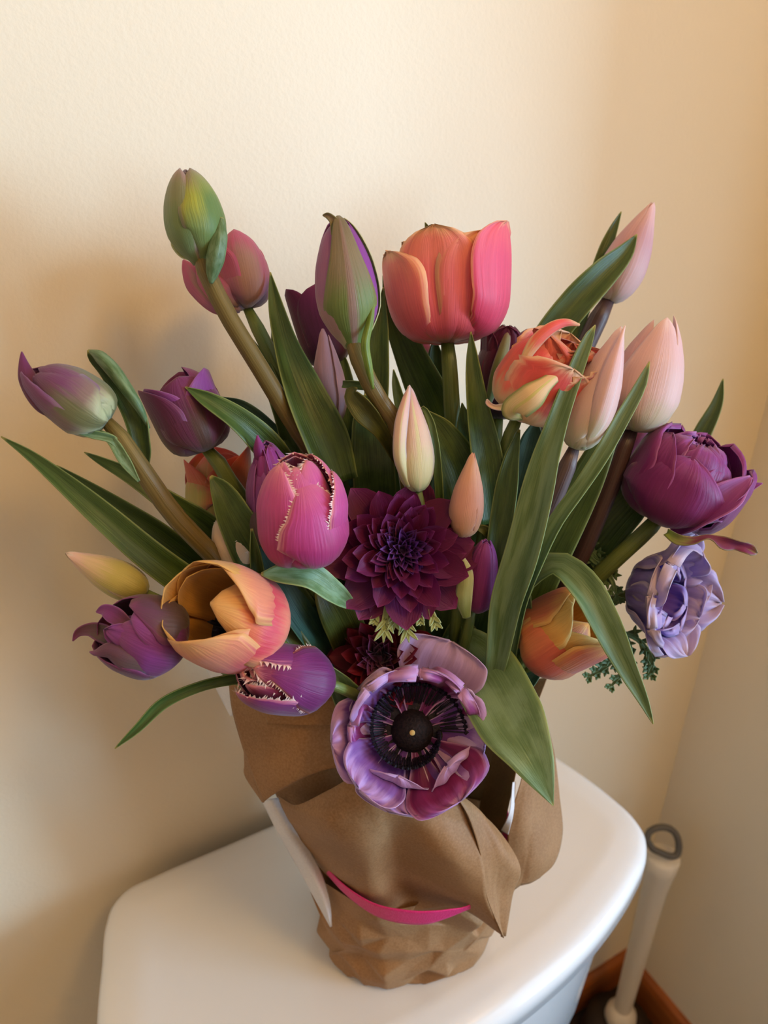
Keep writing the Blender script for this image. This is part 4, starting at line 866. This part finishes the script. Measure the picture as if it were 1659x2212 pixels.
leaf(o, [(1080, 1480, .45, 20), (1120, 1330, .41, 26), (1150, 1250, .392, 26, 40), (1205, 1222, .382, 30, 35), (1255, 1262, .374, 36, 25), (1305, 1345, .370, 33, 15), (1355, 1445, .369, 21), (1395, 1525, .370, 9), (1411, 1564, .370, 1)], 'sage', .55)
leaf(o, [(1100, 1510, .44, 10), (1140, 1472, .434, 16), (1175, 1445, .43, 1)], 'blue', .4)
leaf(o, [(1195, 1740, .372, 1.5), (1150, 1640, .374, 48), (1100, 1550, .386, 76), (1050, 1460, .402, 76), (1005, 1400, .418, 50), (970, 1370, .432, 16)][::-1], 'pale', .22, wave=.03)

# ---- dusky pink tulip glimpsed under the coral one
o, rt = flower('tulip', 'dusky pink tulip glimpsed in shade right under the large coral tulip')
fr = Frame(P(905, 860, .455), P(915, 735, .45)); R = D(34, .452)
closed(o, fr, R, PM['dusty_pink'], rot=20, keys=EGG, w=WEGG)
stem(o, [(905, 858, .455, 9), (903, 920, .46, 11), (898, 1020, .465, 11)], ST['green'], rt)
o, rt = flower('tulip', 'small bright purple tulip peeping out behind the left leaves near the plum cup')
fr = Frame(P(610, 975, .44), P(572, 935, .436)); R = D(22, .438)
closed(o, fr, R, PM['royal'], rot=20, keys=EGG, w=WEGG)
stem(o, [(610, 974, .44, 8), (640, 1020, .445, 10), (700, 1120, .455, 10)], ST['green'], rt)

# ================================================================== dahlias and anemones
def part_petal_mesh(key, mat, L, Wd, cup, tipup, pinch, nu=8, nv=5):
    u = np.linspace(0, 1, nu); v = np.linspace(-1, 1, nv)
    wk = herm([0, .2, .5, .75, .9, 1], [.25, .62, 1.0, .86, .5, .03], u) * Wd
    x = u * L; z = tipup * L * u ** 2
    Z = z[:, None] + cup * (np.abs(v[None]) ** 1.5) * wk[:, None] * (1 - pinch * u[:, None])
    pos = np.stack([np.broadcast_to(x[:, None], Z.shape), wk[:, None] * v[None] * (1 - .25 * cup), Z], -1)
    uv = np.stack(np.broadcast_arrays(u[:, None], (v[None] + 1) / 2), -1)
    me = bpy.data.meshes.new('petal'); me.from_pydata(pos.reshape(-1, 3).tolist(), [], grid_faces(nu, nv))
    ul = me.uv_layers.new(name='UVMap'); li = np.zeros(len(me.loops), dtype=np.int32); me.loops.foreach_get('vertex_index', li)
    ul.data.foreach_set('uv', uv.reshape(-1, 2)[li].ravel()); me.polygons.foreach_set('use_smooth', [True] * len(me.polygons))
    me.materials.append(mat); return me
def dahlia(o, fr, R, rows, seed):
    """rows: (count, start radius, length, width, height, elevation deg, mesh args, material)"""
    r2 = np.random.default_rng(seed)
    for n, r0, L, Wd, h, el, (cup, tipup, pinch), mat, jit in rows:
        me = part_petal_mesh('d', mat, L * R, Wd * R, cup, tipup, pinch); off = r2.uniform(0, 6.28)
        for j in range(n):
            a = off + 2 * math.pi * j / n + r2.normal(0, .06 + jit); e = math.radians(el + r2.normal(0, 5 + 40 * jit)); sc = 1 + r2.normal(0, .06)
            er = fr.e1 * math.cos(a) + fr.e2 * math.sin(a); et = -fr.e1 * math.sin(a) + fr.e2 * math.cos(a)
            X = er * math.cos(e) + fr.a * math.sin(e); Z = -er * math.sin(e) + fr.a * math.cos(e)
            tw = r2.normal(0, .12 + jit); Y2 = et * math.cos(tw) + Z * math.sin(tw); Z2 = np.cross(X, Y2)
            p = fr.B + er * r0 * R + fr.a * (h * R) - np.array(o.location)
            m = Matrix([[X[i] * sc, Y2[i] * sc, Z2[i] * sc, p[i]] for i in range(3)] + [[0, 0, 0, 1]])
            ob = bpy.data.objects.new('petal', me); SC.collection.objects.link(ob); ob.parent = o; ob.matrix_basis = m
def core(o, fr, R, h, mat, name='core'):
    pr = [(.001, 1.0), (.3, .95), (.6, .78), (.85, .45), (1.0, 0)]
    g = lathe([(r * R, z * h) for r, z in pr], 24)
    mesh_obj(name, g.reshape(-1, 3) @ np.array([fr.e1, fr.e2, fr.a]) + fr.B, grid_faces(len(pr), 24, True), mat, o, o.location)

# ---- F18 the dark dahlia
o, rt = flower('dahlia', 'big dark burgundy dahlia with pointed layered petals in the middle of the bouquet')
fr = Frame(P(862, 1192, .388), face=(.08, .10, 1.0), size=.05); R = D(186, .374)
DM, DC = PM['dahlia'], PM['dahlia_core']
dahlia(o, fr, R, [
    (9, .18, .80, .26, -.02, 4, (.25, .06, .3), DM, .03), (10, .16, .72, .24, .04, 12, (.3, .06, .3), DM, .04),
    (13, .15, .60, .17, .10, 20, (.4, .10, .3), DM, .05), (14, .14, .50, .15, .16, 30, (.5, .10, .3), DM, .06),
    (15, .13, .42, .12, .20, 40, (.6, .06, .3), DM, .07), (15, .12, .34, .10, .23, 50, (.7, -.05, .3), DM, .08),
    (15, .14, .26, .085, .25, 62, (.8, -.2, .3), DC, .08), (14, .11, .24, .075, .26, 72, (.9, -.3, .3), DC, .07),
    (12, .08, .22, .065, .27, 80, (.9, -.35, .3), DC, .06), (9, .045, .21, .055, .28, 84, (.9, -.3, .3), DC, .05), (5, .02, .2, .05, .28, 86, (.9, -.2, .3), DC, .04)], 3)
core(o, fr, R * .34, R * .34, DC, 'disc')
stem(o, [(868, 1190, .387, 12), (866, 1260, .40, 13), (860, 1400, .43, 13)], ST['green'], rt)
# pale cut bracts under it
def bract(o, pts, mat, name='bract'):
    (x0, y0, d0), (x1, y1, d1) = pts
    ribbon(o, name, [(x0, y0, d0, 5), ((x0 + x1) / 2, (y0 + y1) / 2, (d0 + d1) / 2, 8), (x1, y1, d1, 1)], mat, fold=.4, n=10, nv=5)
    dx, dy = (x1 - x0), (y1 - y0)
    for s in (-1, 1):
        for t in (.35, .6):
            mx, my = x0 + dx * t, y0 + dy * t; ex, ey = mx + dx * .38 - s * dy * .26, my + dy * .38 + s * dx * .26
            ribbon(o, name, [(mx, my, d0 + (d1 - d0) * t, 4.5), ((mx + ex) / 2, (my + ey) / 2, d1, 4.5), (ex, ey, d1 - .001, .8)], mat, fold=.4, n=8, nv=5)
for a, b in (((835, 1310, .380), (828, 1388, .378)), ((852, 1310, .380), (850, 1362, .378)), ((868, 1315, .380), (884, 1388, .378)), ((905, 1318, .381), (908, 1352, .379)), ((930, 1315, .381), (944, 1362, .379)), ((815, 1315, .381), (806, 1352, .379))):
    bract(o, (a, b), fern_light_m)

# ---- F19 dark red one beneath
o, rt = flower('dahlia', 'smaller dark crimson dahlia in shadow under the big one, touching the front anemone')
fr = Frame(P(826, 1418, .418), face=(-.12, .08, 1.0), size=.05); R = D(140, .410)
CM, CC = PM['crimson'], PM['crimson_core']
dahlia(o, fr, R, [
    (9, .18, .80, .27, 0, 8, (.3, .0, .2), CM, .04), (11, .16, .68, .22, .06, 20, (.4, .05, .2), CM, .06), (12, .15, .56, .17, .12, 34, (.6, .05, .1), CM, .08),
    (12, .14, .46, .15, .16, 48, (.8, 0, .1), CM, .10), (11, .12, .40, .13, .19, 60, (.9, -.1, 0), CC, .10), (9, .09, .36, .12, .2, 70, (1.0, -.2, 0), CC, .10), (7, .05, .34, .10, .2, 80, (1.0, -.2, 0), CC, .08)], 5)
core(o, fr, R * .3, R * .3, CC, 'disc')
stem(o, [(828, 1428, .434, 10), (828, 1480, .44, 12), (830, 1560, .45, 12)], ST['green'], rt)

WAN = [(0, .12), (.12, .3), (.35, .62), (.6, .82), (.8, .76), (.92, .52), (.98, .24), (1, .05)]
def anemone_heart(o, fr, R):
    core(o, fr, R * .62, R * .05, black_m, 'disc'); core(o, fr, R * .34, R * .26, pollen_m, 'pistil')
    tipf = Frame(fr.B + fr.a * R * .25, face=(0, 0, 1), size=1); tipf.a, tipf.e1, tipf.e2 = fr.a, fr.e1, fr.e2
    core(o, tipf, R * .045, R * .02, yel_m, 'pistil_tip')
    V, Fc = [], []
    for j in range(260):
        a_ = j * 2.39996; q_ = .40 + .40 * ((j * .618) % 1)
        er = fr.e1 * math.cos(a_) + fr.e2 * math.sin(a_); b_ = fr.B + er * R * .36; t_ = fr.B + er * R * q_ + fr.a * R * (.10 + .22 * ((j * .77) % 1))
        d = nrm(t_ - b_); s1 = nrm(np.cross(d, fr.a + er * .1)); s2 = np.cross(d, s1); w1 = .00022; k_ = len(V)
        V += [b_ + s1 * w1, b_ - s1 * w1, t_ - s1 * w1, t_ + s1 * w1]; Fc.append((k_, k_+1, k_+2, k_+3))
        k_ = len(V); q2 = .0011
        V += [t_ + d * q2 * 1.5, t_ - d * q2 * 1.5, t_ + s1 * q2, t_ - s1 * q2, t_ + s2 * q2, t_ - s2 * q2]
        for x_, y_ in ((2, 4), (4, 3), (3, 5), (5, 2)): Fc += [(k_, k_ + x_, k_ + y_), (k_ + 1, k_ + y_, k_ + x_)]
    so = mesh_obj('stamens', V, Fc, black_m, o, o.location, smooth=False); so['kind'] = 'stuff'
# ---- F29 front anemone
o, rt = flower('anemone', 'lilac anemone with a black centre facing out over the front of the paper')
fr = Frame(P(890, 1578, .402), face=(-.02, .16, 1.0), size=D(140, .39)); R = D(140, .39)
A1 = [(0, .10, .02), (.15, .36, .02), (.35, .62, .12), (.6, .84, .36), (.85, .99, .56), (1, 1.08, .60)]
A2 = [(0, .10, .0), (.15, .36, -.02), (.4, .70, .06), (.7, 1.02, .24), (1, 1.22, .30)]
AO, AN, AR = PM['anemone_out'], PM['anemone'], PM['anemone_red']
R = R * 1.05
Q = dict(nu=26, nv=23)
petal(o, fr, 66, R, AO, A2, WAN, rs=1.20, ws=.86, k=2.0, ruf=.05, **Q)
petal(o, fr, 252, R, AO, A2, WAN, rs=.96, ws=.72, k=2.0, ruf=.08, **Q)
petal(o, fr, 2, R, AO, A2, WAN, rs=.86, ws=.8, k=2.0, ruf=.06, **Q)
petal(o, fr, 144, R, AO, A2, WAN, rs=.84, ws=.7, k=2.0, ruf=.08, **Q)
petal(o, fr, 186, R, AN, A1, WAN, rs=1.10, ws=.78, k=1.5, ruf=.08, L=.8, **Q)
petal(o, fr, 350, R, AN, A1, WAN, rs=1.0, ws=.92, k=1.8, ruf=.07, L=.6, **Q)
petal(o, fr, 224, R, AN, A1, WAN, rs=1.0, ws=.72, k=1.4, ruf=.10, L=.95, **Q)
petal(o, fr, 270, R, AN, A1, WAN, rs=1.06, ws=.72, k=1.7, ruf=.12, L=.6, **Q)
petal(o, fr, 306, R, AR, A1, WAN, rs=1.06, ws=.88, k=1.6, ruf=.11, L=.8, **Q)
AI = [(0, .12, .02), (.2, .46, .02), (.45, .74, .16), (.7, .86, .42), (1, .92, .66)]
petal(o, fr, 84, R, AR, AI, WAN, rs=.98, ws=.85, k=1.6, ruf=.13, rf=3, L=1.1, **Q)
petal(o, fr, 134, R, AN, AI, WAN, rs=1.0, ws=.66, k=1.4, ruf=.09, L=1.25, **Q)
petal(o, fr, 172, R, AR, AI, WAN, rs=.96, ws=.42, k=1.3, ruf=.08, L=.8, **Q)
petal(o, fr, 42, R, AR, AI, WAN, rs=1.04, ws=.62, k=1.5, ruf=.12, L=.85, **Q)
AL = [(0, .14, .02), (.25, .52, .02), (.5, .74, .12), (.75, .76, .30), (1, .62, .44)]
petal(o, fr, 250, R, AN, AL, WAN, ws=.62, k=2.2, ruf=.04, rs=1.0, rf=2, **Q); petal(o, fr, 318, R, AN, AL, WAN, ws=.55, k=2.2, ruf=.04, rs=1.08, rf=2, **Q)
anemone_heart(o, fr, R)
stem(o, [(890, 1580, .405, 11), (880, 1610, .42, 12), (850, 1660, .46, 12)], ST['green'], rt)
bract(o, ((962, 1672, .402), (990, 1708, .398)), fern_m); bract(o, ((985, 1490, .402), (1000, 1478, .398)), fern_m)

# ---- F13 lavender anemone at right
o, rt = flower('anemone', 'blue lavender anemone with ruffled petals below the royal purple double tulip')
fr = Frame(P(1372, 1272, .440), face=(.66, -.10, .75), size=D(112, .425)); R = D(112, .425)
LV, LI = PM['lavender'], PM['lavender_in']
B1 = [(0, .10, .0), (.12, .36, .02), (.3, .64, .22), (.55, .80, .56), (.8, .94, .86), (1, 1.14, 1.0)]
lr = np.random.default_rng(21)
for ph, l in ((90, 1.0), (132, 1.08), (168, .92), (205, 1.0), (240, .86), (275, 1.02), (315, .95), (350, 1.1), (30, .9), (62, 1.06)):
    petal(o, fr, ph + lr.normal(0, 5), R, LV, B1, WAN, rs=lr.uniform(.92, 1.08), ws=lr.uniform(.7, .95), L=l, k=1.6, nu=26, nv=25, ruf=.12, rf=lr.uniform(2.0, 3.5), tip=lr.uniform(-.1, .25), skew=lr.normal(0, 8))
for ph, rs, ws in ((110, .74, .7), (160, .66, .6), (200, .7, .6), (290, .74, .7), (20, .74, .7), (65, .6, .55), (245, .55, .55), (330, .5, .5)):
    petal(o, fr, ph, R, LI, [(0, .12, .02), (.2, .5, .1), (.45, .8, .4), (.7, .95, .66), (1, 1.0, .84)], WAN, rs=rs, ws=ws, L=lr.uniform(.8, 1.1), k=1.3, nu=24, nv=23, ruf=.14, rf=3)
anemone_heart(o, fr, R * .6)
stem(o, [(1388, 1276, .44, 11), (1340, 1290, .445, 12), (1240, 1350, .455, 12)], ST['green'], rt)
# feathery leaves behind it
def fern(o, pts, mat, n=5, ln=46, name='leaf'):
    a = np.array(pts, float)
    ribbon(o, name, [tuple(p) + (5,) for p in pts[:-1]] + [tuple(pts[-1]) + (1,)], mat, fold=.4, n=12, nv=5)
    for j in range(n):
        t = (j + .6) / n; q = t * (len(a) - 1); i = min(int(q), len(a) - 2); p = a[i] + (a[i + 1] - a[i]) * (q - i); d = a[i + 1] - a[i]; d = d / np.hypot(d[0], d[1])
        for s in (-1, 1):
            l = ln * (1.1 - .6 * t); ex, ey = p[0] + (d[0] * .75 - s * d[1] * .62) * l, p[1] + (d[1] * .75 + s * d[0] * .62) * l
            mx, my = (p[0] + ex) / 2, (p[1] + ey) / 2
            ribbon(o, name, [(p[0], p[1], p[2], 3.5), (mx, my, p[2], 5.5), (ex, ey, p[2] - .003, .6)], mat, fold=.35, n=8, nv=3)
            for s2 in (-1, 1):
                fx, fy = mx + ((ex - mx) * .4 - s2 * (ey - my) * .7), my + ((ey - my) * .4 + s2 * (ex - mx) * .7)
                ribbon(o, name, [(mx, my, p[2], 3), ((mx + fx) / 2, (my + fy) / 2, p[2] - .001, 3.4), (fx, fy, p[2] - .002, .5)], mat, fold=.35, n=6, nv=3)
fern(o, [(1330, 1360, .447), (1385, 1388, .446), (1408, 1430, .445), (1404, 1460, .444)], fern_m, 5, 40)
fern(o, [(1350, 1385, .449), (1325, 1425, .448), (1300, 1445, .447), (1268, 1464, .446)], fern_m, 5, 34)
fern(o, [(1370, 1400, .449), (1345, 1450, .448), (1316, 1488, .447)], fern_m, 4, 30)
fern(o, [(1220, 1160, .447), (1265, 1185, .445), (1300, 1215, .444)], fern_m, 4, 46)
fern(o, [(1270, 1200, .444), (1320, 1250, .437), (1335, 1300, .434)], fern_m, 4, 40)
fern(o, [(1250, 1290, .425), (1290, 1350, .418), (1310, 1400, .416)], fern_m, 4, 40)
fern(o, [(1260, 1080, .47), (1300, 1050, .465), (1340, 1020, .462)], fern_m, 4, 36)

# ---- deep leaves in the heart of the bouquet
o, rt = flower('tulip_foliage', 'dark tulip leaves and a bare stem filling the shaded heart of the bouquet', 'foliage')
stem(o, [(905, 1000, .45, 12), (890, 1200, .46, 13), (870, 1400, .47, 13)], ST['green'], rt)
for i_, (x, top, d, hw, lean) in enumerate(((600, 1130, .455, 40, -70), (660, 1000, .46, 46, -50), (720, 880, .465, 44, -40), (850, 900, .47, 50, -10), (905, 800, .475, 44, 0), (960, 930, .46, 46, 15), (1010, 860, .475, 44, 30), (1070, 1010, .455, 48, 50), (1130, 930, .465, 44, 70), (1160, 1100, .46, 46, 80), (1060, 1180, .44, 40, 40), (690, 1180, .44, 44, -50), (780, 1120, .45, 50, -20), (960, 1250, .445, 50, 20), (1000, 1330, .44, 44, 24), (1190, 1010, .47, 40, 90))):
    leaf(o, [(x * .4 + 860 * .6 - 20, 1640, d + .03, 20), (x * .65 + 850 * .35, 1460, d + .015, hw), (x * .85 + 850 * .15, (1460 + top) / 2 + 40, d + .004, hw * 1.05), (x, top + (1460 - top) * .22, d, hw * .75), (x + lean * .25, top, d, 1)], 'dark', .3)

# ================================================================== paper wrap, ribbon, white sheet
def paper_mat(name, a, b, rough=.6, trans=.12, fib=1.0):
    m, nt, N, L = new_mat(name)
    tc = N.new('ShaderNodeTexCoord'); n = N.new('ShaderNodeTexNoise'); n.inputs['Scale'].default_value = 700; n.inputs['Detail'].default_value = 4
    L.new(tc.outputs['Object'], n.inputs[0])
    n2 = N.new('ShaderNodeTexNoise'); n2.inputs['Scale'].default_value = 28; n2.inputs['Detail'].default_value = 3; L.new(tc.outputs['Object'], n2.inputs[0])
    f = mth(N, L, 'ADD', mth(N, L, 'MULTIPLY', n.outputs[0], .6), mth(N, L, 'MULTIPLY', n2.outputs[0], .4))
    r = ramp(N, [(.35, a), (.65, b)]); L.new(f, r.inputs[0])
    finish(N, L, r.outputs[0], rough, trans, n.outputs[0], .05 * fib, .3)
    return m
kraft = paper_mat('kraft_paper_brown', S(150, 110, 73), S(168, 127, 88))
kraft_in = kraft
white_p = paper_mat('white_paper', S(226, 222, 226), S(236, 232, 234), .4, .15, .3)
prng = np.random.default_rng(5)
def patch(o, name, rows, mats, nu=36, nv=36, thick=.00035, crumple=0.0, facets=0, seed=0):
    G = np.array([[P(*p) for p in r] for r in rows]); nr, nc = G.shape[:2]
    A = np.array([herm(np.arange(nc), G[i], np.linspace(0, nc - 1, nv), False) for i in range(nr)])
    B = np.array([herm(np.arange(nr), A[:, j], np.linspace(0, nr - 1, nu), False) for j in range(nv)]).transpose(1, 0, 2)
    if crumple:
        r2 = np.random.default_rng(seed); du = np.gradient(B, axis=0); dv = np.gradient(B, axis=1); nn = nrm(np.cross(du, dv))
        U, V = np.meshgrid(np.linspace(0, 1, nu), np.linspace(0, 1, nv), indexing='ij'); d = np.zeros_like(U)
        for _ in range(facets or 9):
            c = r2.uniform(0, 1, 2); t = r2.uniform(0, 6.28); s = np.abs((U - c[0]) * math.cos(t) + (V - c[1]) * math.sin(t))
            d += r2.uniform(-1, 1) * np.maximum(0, .30 - s) / .30
        B = B + nn * (d * crumple)[..., None]
    return grid_obj(name, B, mats, o, o.location, thick=thick)
BC = np.array([.193, .321])
wrap = thing('paper_wrap', 'crumpled brown kraft paper wrapped around the stems, standing on the tank lid', 'wrapping paper', (BC[0], BC[1], LID))
# lower crumpled bag: a coarse cage of random folds, smoothed with sharp creases
def bag():
    r2 = np.random.default_rng(12); nz, na, hgt = 8, 30, .103
    A, Z = np.meshgrid(np.linspace(0, 2*np.pi, na, endpoint=False), np.linspace(0, 1, nz))
    A = A + r2.normal(0, .05, A.shape); Zj = Z + r2.normal(0, .035, Z.shape) * (np.sin(np.pi * Z) > .1)
    d = r2.normal(0, 1, A.shape) * .0032 * np.clip(np.sin(np.pi * np.clip(Z * .9 + .08, 0, 1)) * 1.6, .15, 1)
    R_ = .0660 * (1 + .075 * np.cos(4 * (A - math.radians(-62)))) * (1 + .04 * np.sin(np.pi * Z) + .15 * Z) + d
    for deg, amt, wd in ((-121, .0055, .12), (-111, -.0060, .10), (-150, -.0085, .14), (-92, .0030, .12), (-70, -.0045, .12)):
        R_ += amt * np.maximum(0, 1 - np.abs(np.angle(np.exp(1j * (A - math.radians(deg))))) / wd / 1.6) * np.clip(Z * 1.6 - .15, 0, 1)
    pos = np.stack([BC[0] + R_ * np.cos(A), BC[1] + R_ * np.sin(A), LID + .0006 + np.clip(Zj, 0, 1) * hgt], -1)
    bot = np.stack([BC[0] + R_[0] * .02 * np.cos(A[0]), BC[1] + R_[0] * .02 * np.sin(A[0]), np.full(na, LID + .0006)], -1)[None]
    pos = np.vstack([bot, pos]); fc = []
    for q in grid_faces(nz + 1, na, True):
        fc += [(q[0], q[1], q[2]), (q[0], q[2], q[3])] if r2.random() < .5 else [(q[0], q[1], q[3]), (q[1], q[2], q[3])]
    o = mesh_obj('bag_body', pos, fc, kraft, wrap, wrap.location)
    cr = o.data.attributes.new('crease_edge', 'FLOAT', 'EDGE')
    cr.data.foreach_set('value', r2.choice([.35, .7, .95], len(o.data.edges)).tolist())
    ss = o.modifiers.new('smooth_folds', 'SUBSURF'); ss.levels = 3; ss.render_levels = 3
bag()
patch(wrap, 'front_panel', [
    [(600, 1718, .466), (642, 1738, .442), (720, 1700, .420), (800, 1655, .409), (890, 1672, .411), (966, 1699, .420)],
    [(612, 1742, .464), (690, 1755, .426), (760, 1745, .415), (840, 1745, .411), (920, 1755, .414), (1012, 1768, .428)],
    [(634, 1782, .470), (715, 1805, .436), (780, 1812, .424), (860, 1815, .436), (950, 1830, .424), (1042, 1858, .438)],
    [(668, 1832, .486), (735, 1872, .462), (800, 1895, .452), (872, 1908, .472), (960, 1895, .446), (1052, 1938, .452)],
    [(706, 1885, .502), (765, 1935, .488), (830, 1966, .480), (905, 1974, .486), (995, 1968, .472), (1088, 2026, .471)]], [kraft_in, kraft], nu=60, nv=60, crumple=.0042, facets=9, seed=14)
patch(wrap, 'folded_flap', [
    [(965, 1699, .4195), (978, 1704, .424), (992, 1712, .430)],
    [(1011, 1768, .4275), (1042, 1762, .438), (1070, 1781, .452)],
    [(1041, 1858, .4375), (1084, 1850, .446), (1123, 1872, .464)],
    [(1051, 1938, .4515), (1078, 1925, .458), (1105, 1934, .472)],
    [(1087, 2026, .4705), (1090, 2026, .472), (1093, 2022, .475)]], kraft_in, crumple=.0012, seed=2)
patch(wrap, 'left_panel', [
    [(492, 1440, .432), (560, 1440, .424), (650, 1455, .418), (800, 1490, .424)],
    [(500, 1530, .436), (580, 1550, .422), (680, 1560, .416), (810, 1560, .418)],
    [(526, 1622, .441), (600, 1632, .427), (690, 1625, .416), (815, 1610, .415)],
    [(553, 1692, .446), (612, 1688, .430), (695, 1660, .417), (815, 1643, .414)],
    [(570, 1732, .449), (604, 1708, .436), (690, 1668, .420), (815, 1646, .4145)]], kraft, crumple=.0006, seed=6)
patch(wrap, 'turned_edge', [
    [(566, 1500, .4185), (640, 1510, .4125), (780, 1510, .411)],
    [(571, 1540, .4185), (650, 1545, .4125), (775, 1545, .4105)],
    [(577, 1565, .4185), (660, 1567, .4115), (772, 1567, .4100)]], kraft_in, nu=10)
patch(wrap, 'side_fold', [
    [(527, 1618, .455), (530, 1626, .449)], [(528, 1650, .458), (543, 1665, .451)], [(530, 1678, .459), (556, 1702, .451)], [(567, 1734, .455), (571, 1733, .4505)]], [kraft_in, kraft], nv=10)
patch(wrap, 'inner_front', [
    [(585, 1690, .480), (680, 1645, .462), (830, 1620, .452)], [(600, 1725, .482), (690, 1700, .464), (830, 1670, .454)], [(620, 1760, .490), (700, 1760, .470), (830, 1720, .46)]], kraft, crumple=.001, seed=3)
patch(wrap, 'right_panel', [
    [(1150, 1600, .476), (1166, 1562, .490), (1172, 1545, .507)],
    [(1128, 1680, .476), (1168, 1650, .484), (1194, 1612, .512)],
    [(1108, 1745, .479), (1164, 1740, .487), (1205, 1710, .517)],
    [(1098, 1800, .483), (1160, 1812, .489), (1213, 1800, .522)],
    [(1100, 1870, .490), (1150, 1875, .494), (1198, 1862, .517)],
    [(1104, 1938, .500), (1135, 1920, .503), (1166, 1898, .510)]], kraft, crumple=.0036, facets=8, seed=8)
patch(wrap, 'inner_right', [
    [(1090, 1470, .520), (1140, 1470, .505), (1182, 1462, .492)],
    [(1075, 1580, .522), (1115, 1580, .502), (1140, 1578, .484)],
    [(1045, 1700, .528), (1080, 1700, .508), (1112, 1695, .480)],
    [(1030, 1790, .530), (1060, 1795, .512), (1086, 1798, .494)]], kraft, crumple=.0008, seed=1)
patch(wrap, 'back_panel', [
    [(560, 1480, .50), (700, 1470, .56), (860, 1460, .585), (1000, 1462, .575), (1110, 1470, .53)],
    [(590, 1600, .505), (720, 1600, .56), (860, 1590, .59), (990, 1590, .575), (1080, 1590, .53)],
    [(640, 1740, .52), (740, 1730, .565), (860, 1720, .59), (980, 1720, .575), (1040, 1730, .535)]], kraft)
lin = thing('lining_sheet', 'white lining paper curling out at the left and right of the brown wrap', 'paper', (BC[0], BC[1], LID + .02))
patch(lin, 'sheet_strip', [
    [(566, 1730, .474), (584, 1726, .468), (604, 1722, .472)], [(598, 1795, .480), (622, 1798, .473), (652, 1808, .479)], [(638, 1866, .489), (664, 1870, .480), (694, 1885, .488)],
    [(680, 1942, .497), (698, 1942, .489), (713, 1950, .495)], [(713, 2002, .504), (715, 2002, .503), (717, 2000, .504)]], white_p, nv=14)
patch(lin, 'sheet_corner', [[(440, 1430, .452), (500, 1430, .440)], [(468, 1490, .452), (502, 1490, .440)], [(498, 1548, .450), (502, 1546, .443)]], white_p, nv=10)
patch(lin, 'sheet_edge', [[(1156, 1520, .4835), (1168, 1526, .488)], [(1136, 1580, .4775), (1166, 1570, .490)], [(1142, 1630, .474), (1156, 1612, .479)]], white_p, nv=10)
patch(lin, 'sheet_edge', [[(1107, 1690, .4755), (1114, 1688, .4785)], [(1100, 1755, .4765), (1109, 1756, .479)], [(1082, 1794, .486), (1098, 1803, .4825)]], white_p, nv=10)

rib_m = plain_mat('pink_grosgrain_ribbon', S(214, 40, 116), .5, .3, noise=S(226, 58, 130), nscale=40, bump=.3, stretch=(60, 60, 4))
def ribbon_band():
    front = [(684, 1850, .500, 9), (712, 1888, .487, 11), (760, 1934, .474, 13), (815, 1967, .466, 16), (870, 1980, .463, 18), (925, 1982, .462, 17), (970, 1973, .462, 11), (1002, 1964, .463, 5)]
    a = np.array(front); C = [P(*r[:3]) for r in a]; w = list(a[:, 3] * a[:, 2] / FPX)
    for t in np.radians([-40, -5, 30, 65, 100, 140, 165]): C.append(np.array([BC[0] + .0735 * math.cos(t), BC[1] + .0735 * math.sin(t), .862])); w.append(.005)
    C = np.array(C + [C[0]]); w = np.array(w + [w[0]]); s = np.r_[0, np.cumsum(np.linalg.norm(np.diff(C, axis=0), axis=1))]
    u = np.linspace(0, s[-1], 140); Cc = herm(s, C, u, False); ww = np.interp(u, s, w)
    out = Cc - np.array([BC[0], BC[1], 0]); out[:, 2] = 0; up = nrm(np.array([0, 0, 1.0]) + nrm(out) * .18)
    v = np.linspace(-1, 1, 7); pos = Cc[:, None] + up[:, None] * (v[None] * ww[:, None] * 1.85)[..., None]
    o = grid_obj('ribbon', pos, rib_m, None, (BC[0], BC[1], .86), thick=.0005); o.location = (BC[0], BC[1], .86)
    o['label'] = 'hot pink grosgrain ribbon tied around the brown paper wrap'; o['category'] = 'ribbon'
ribbon_band()
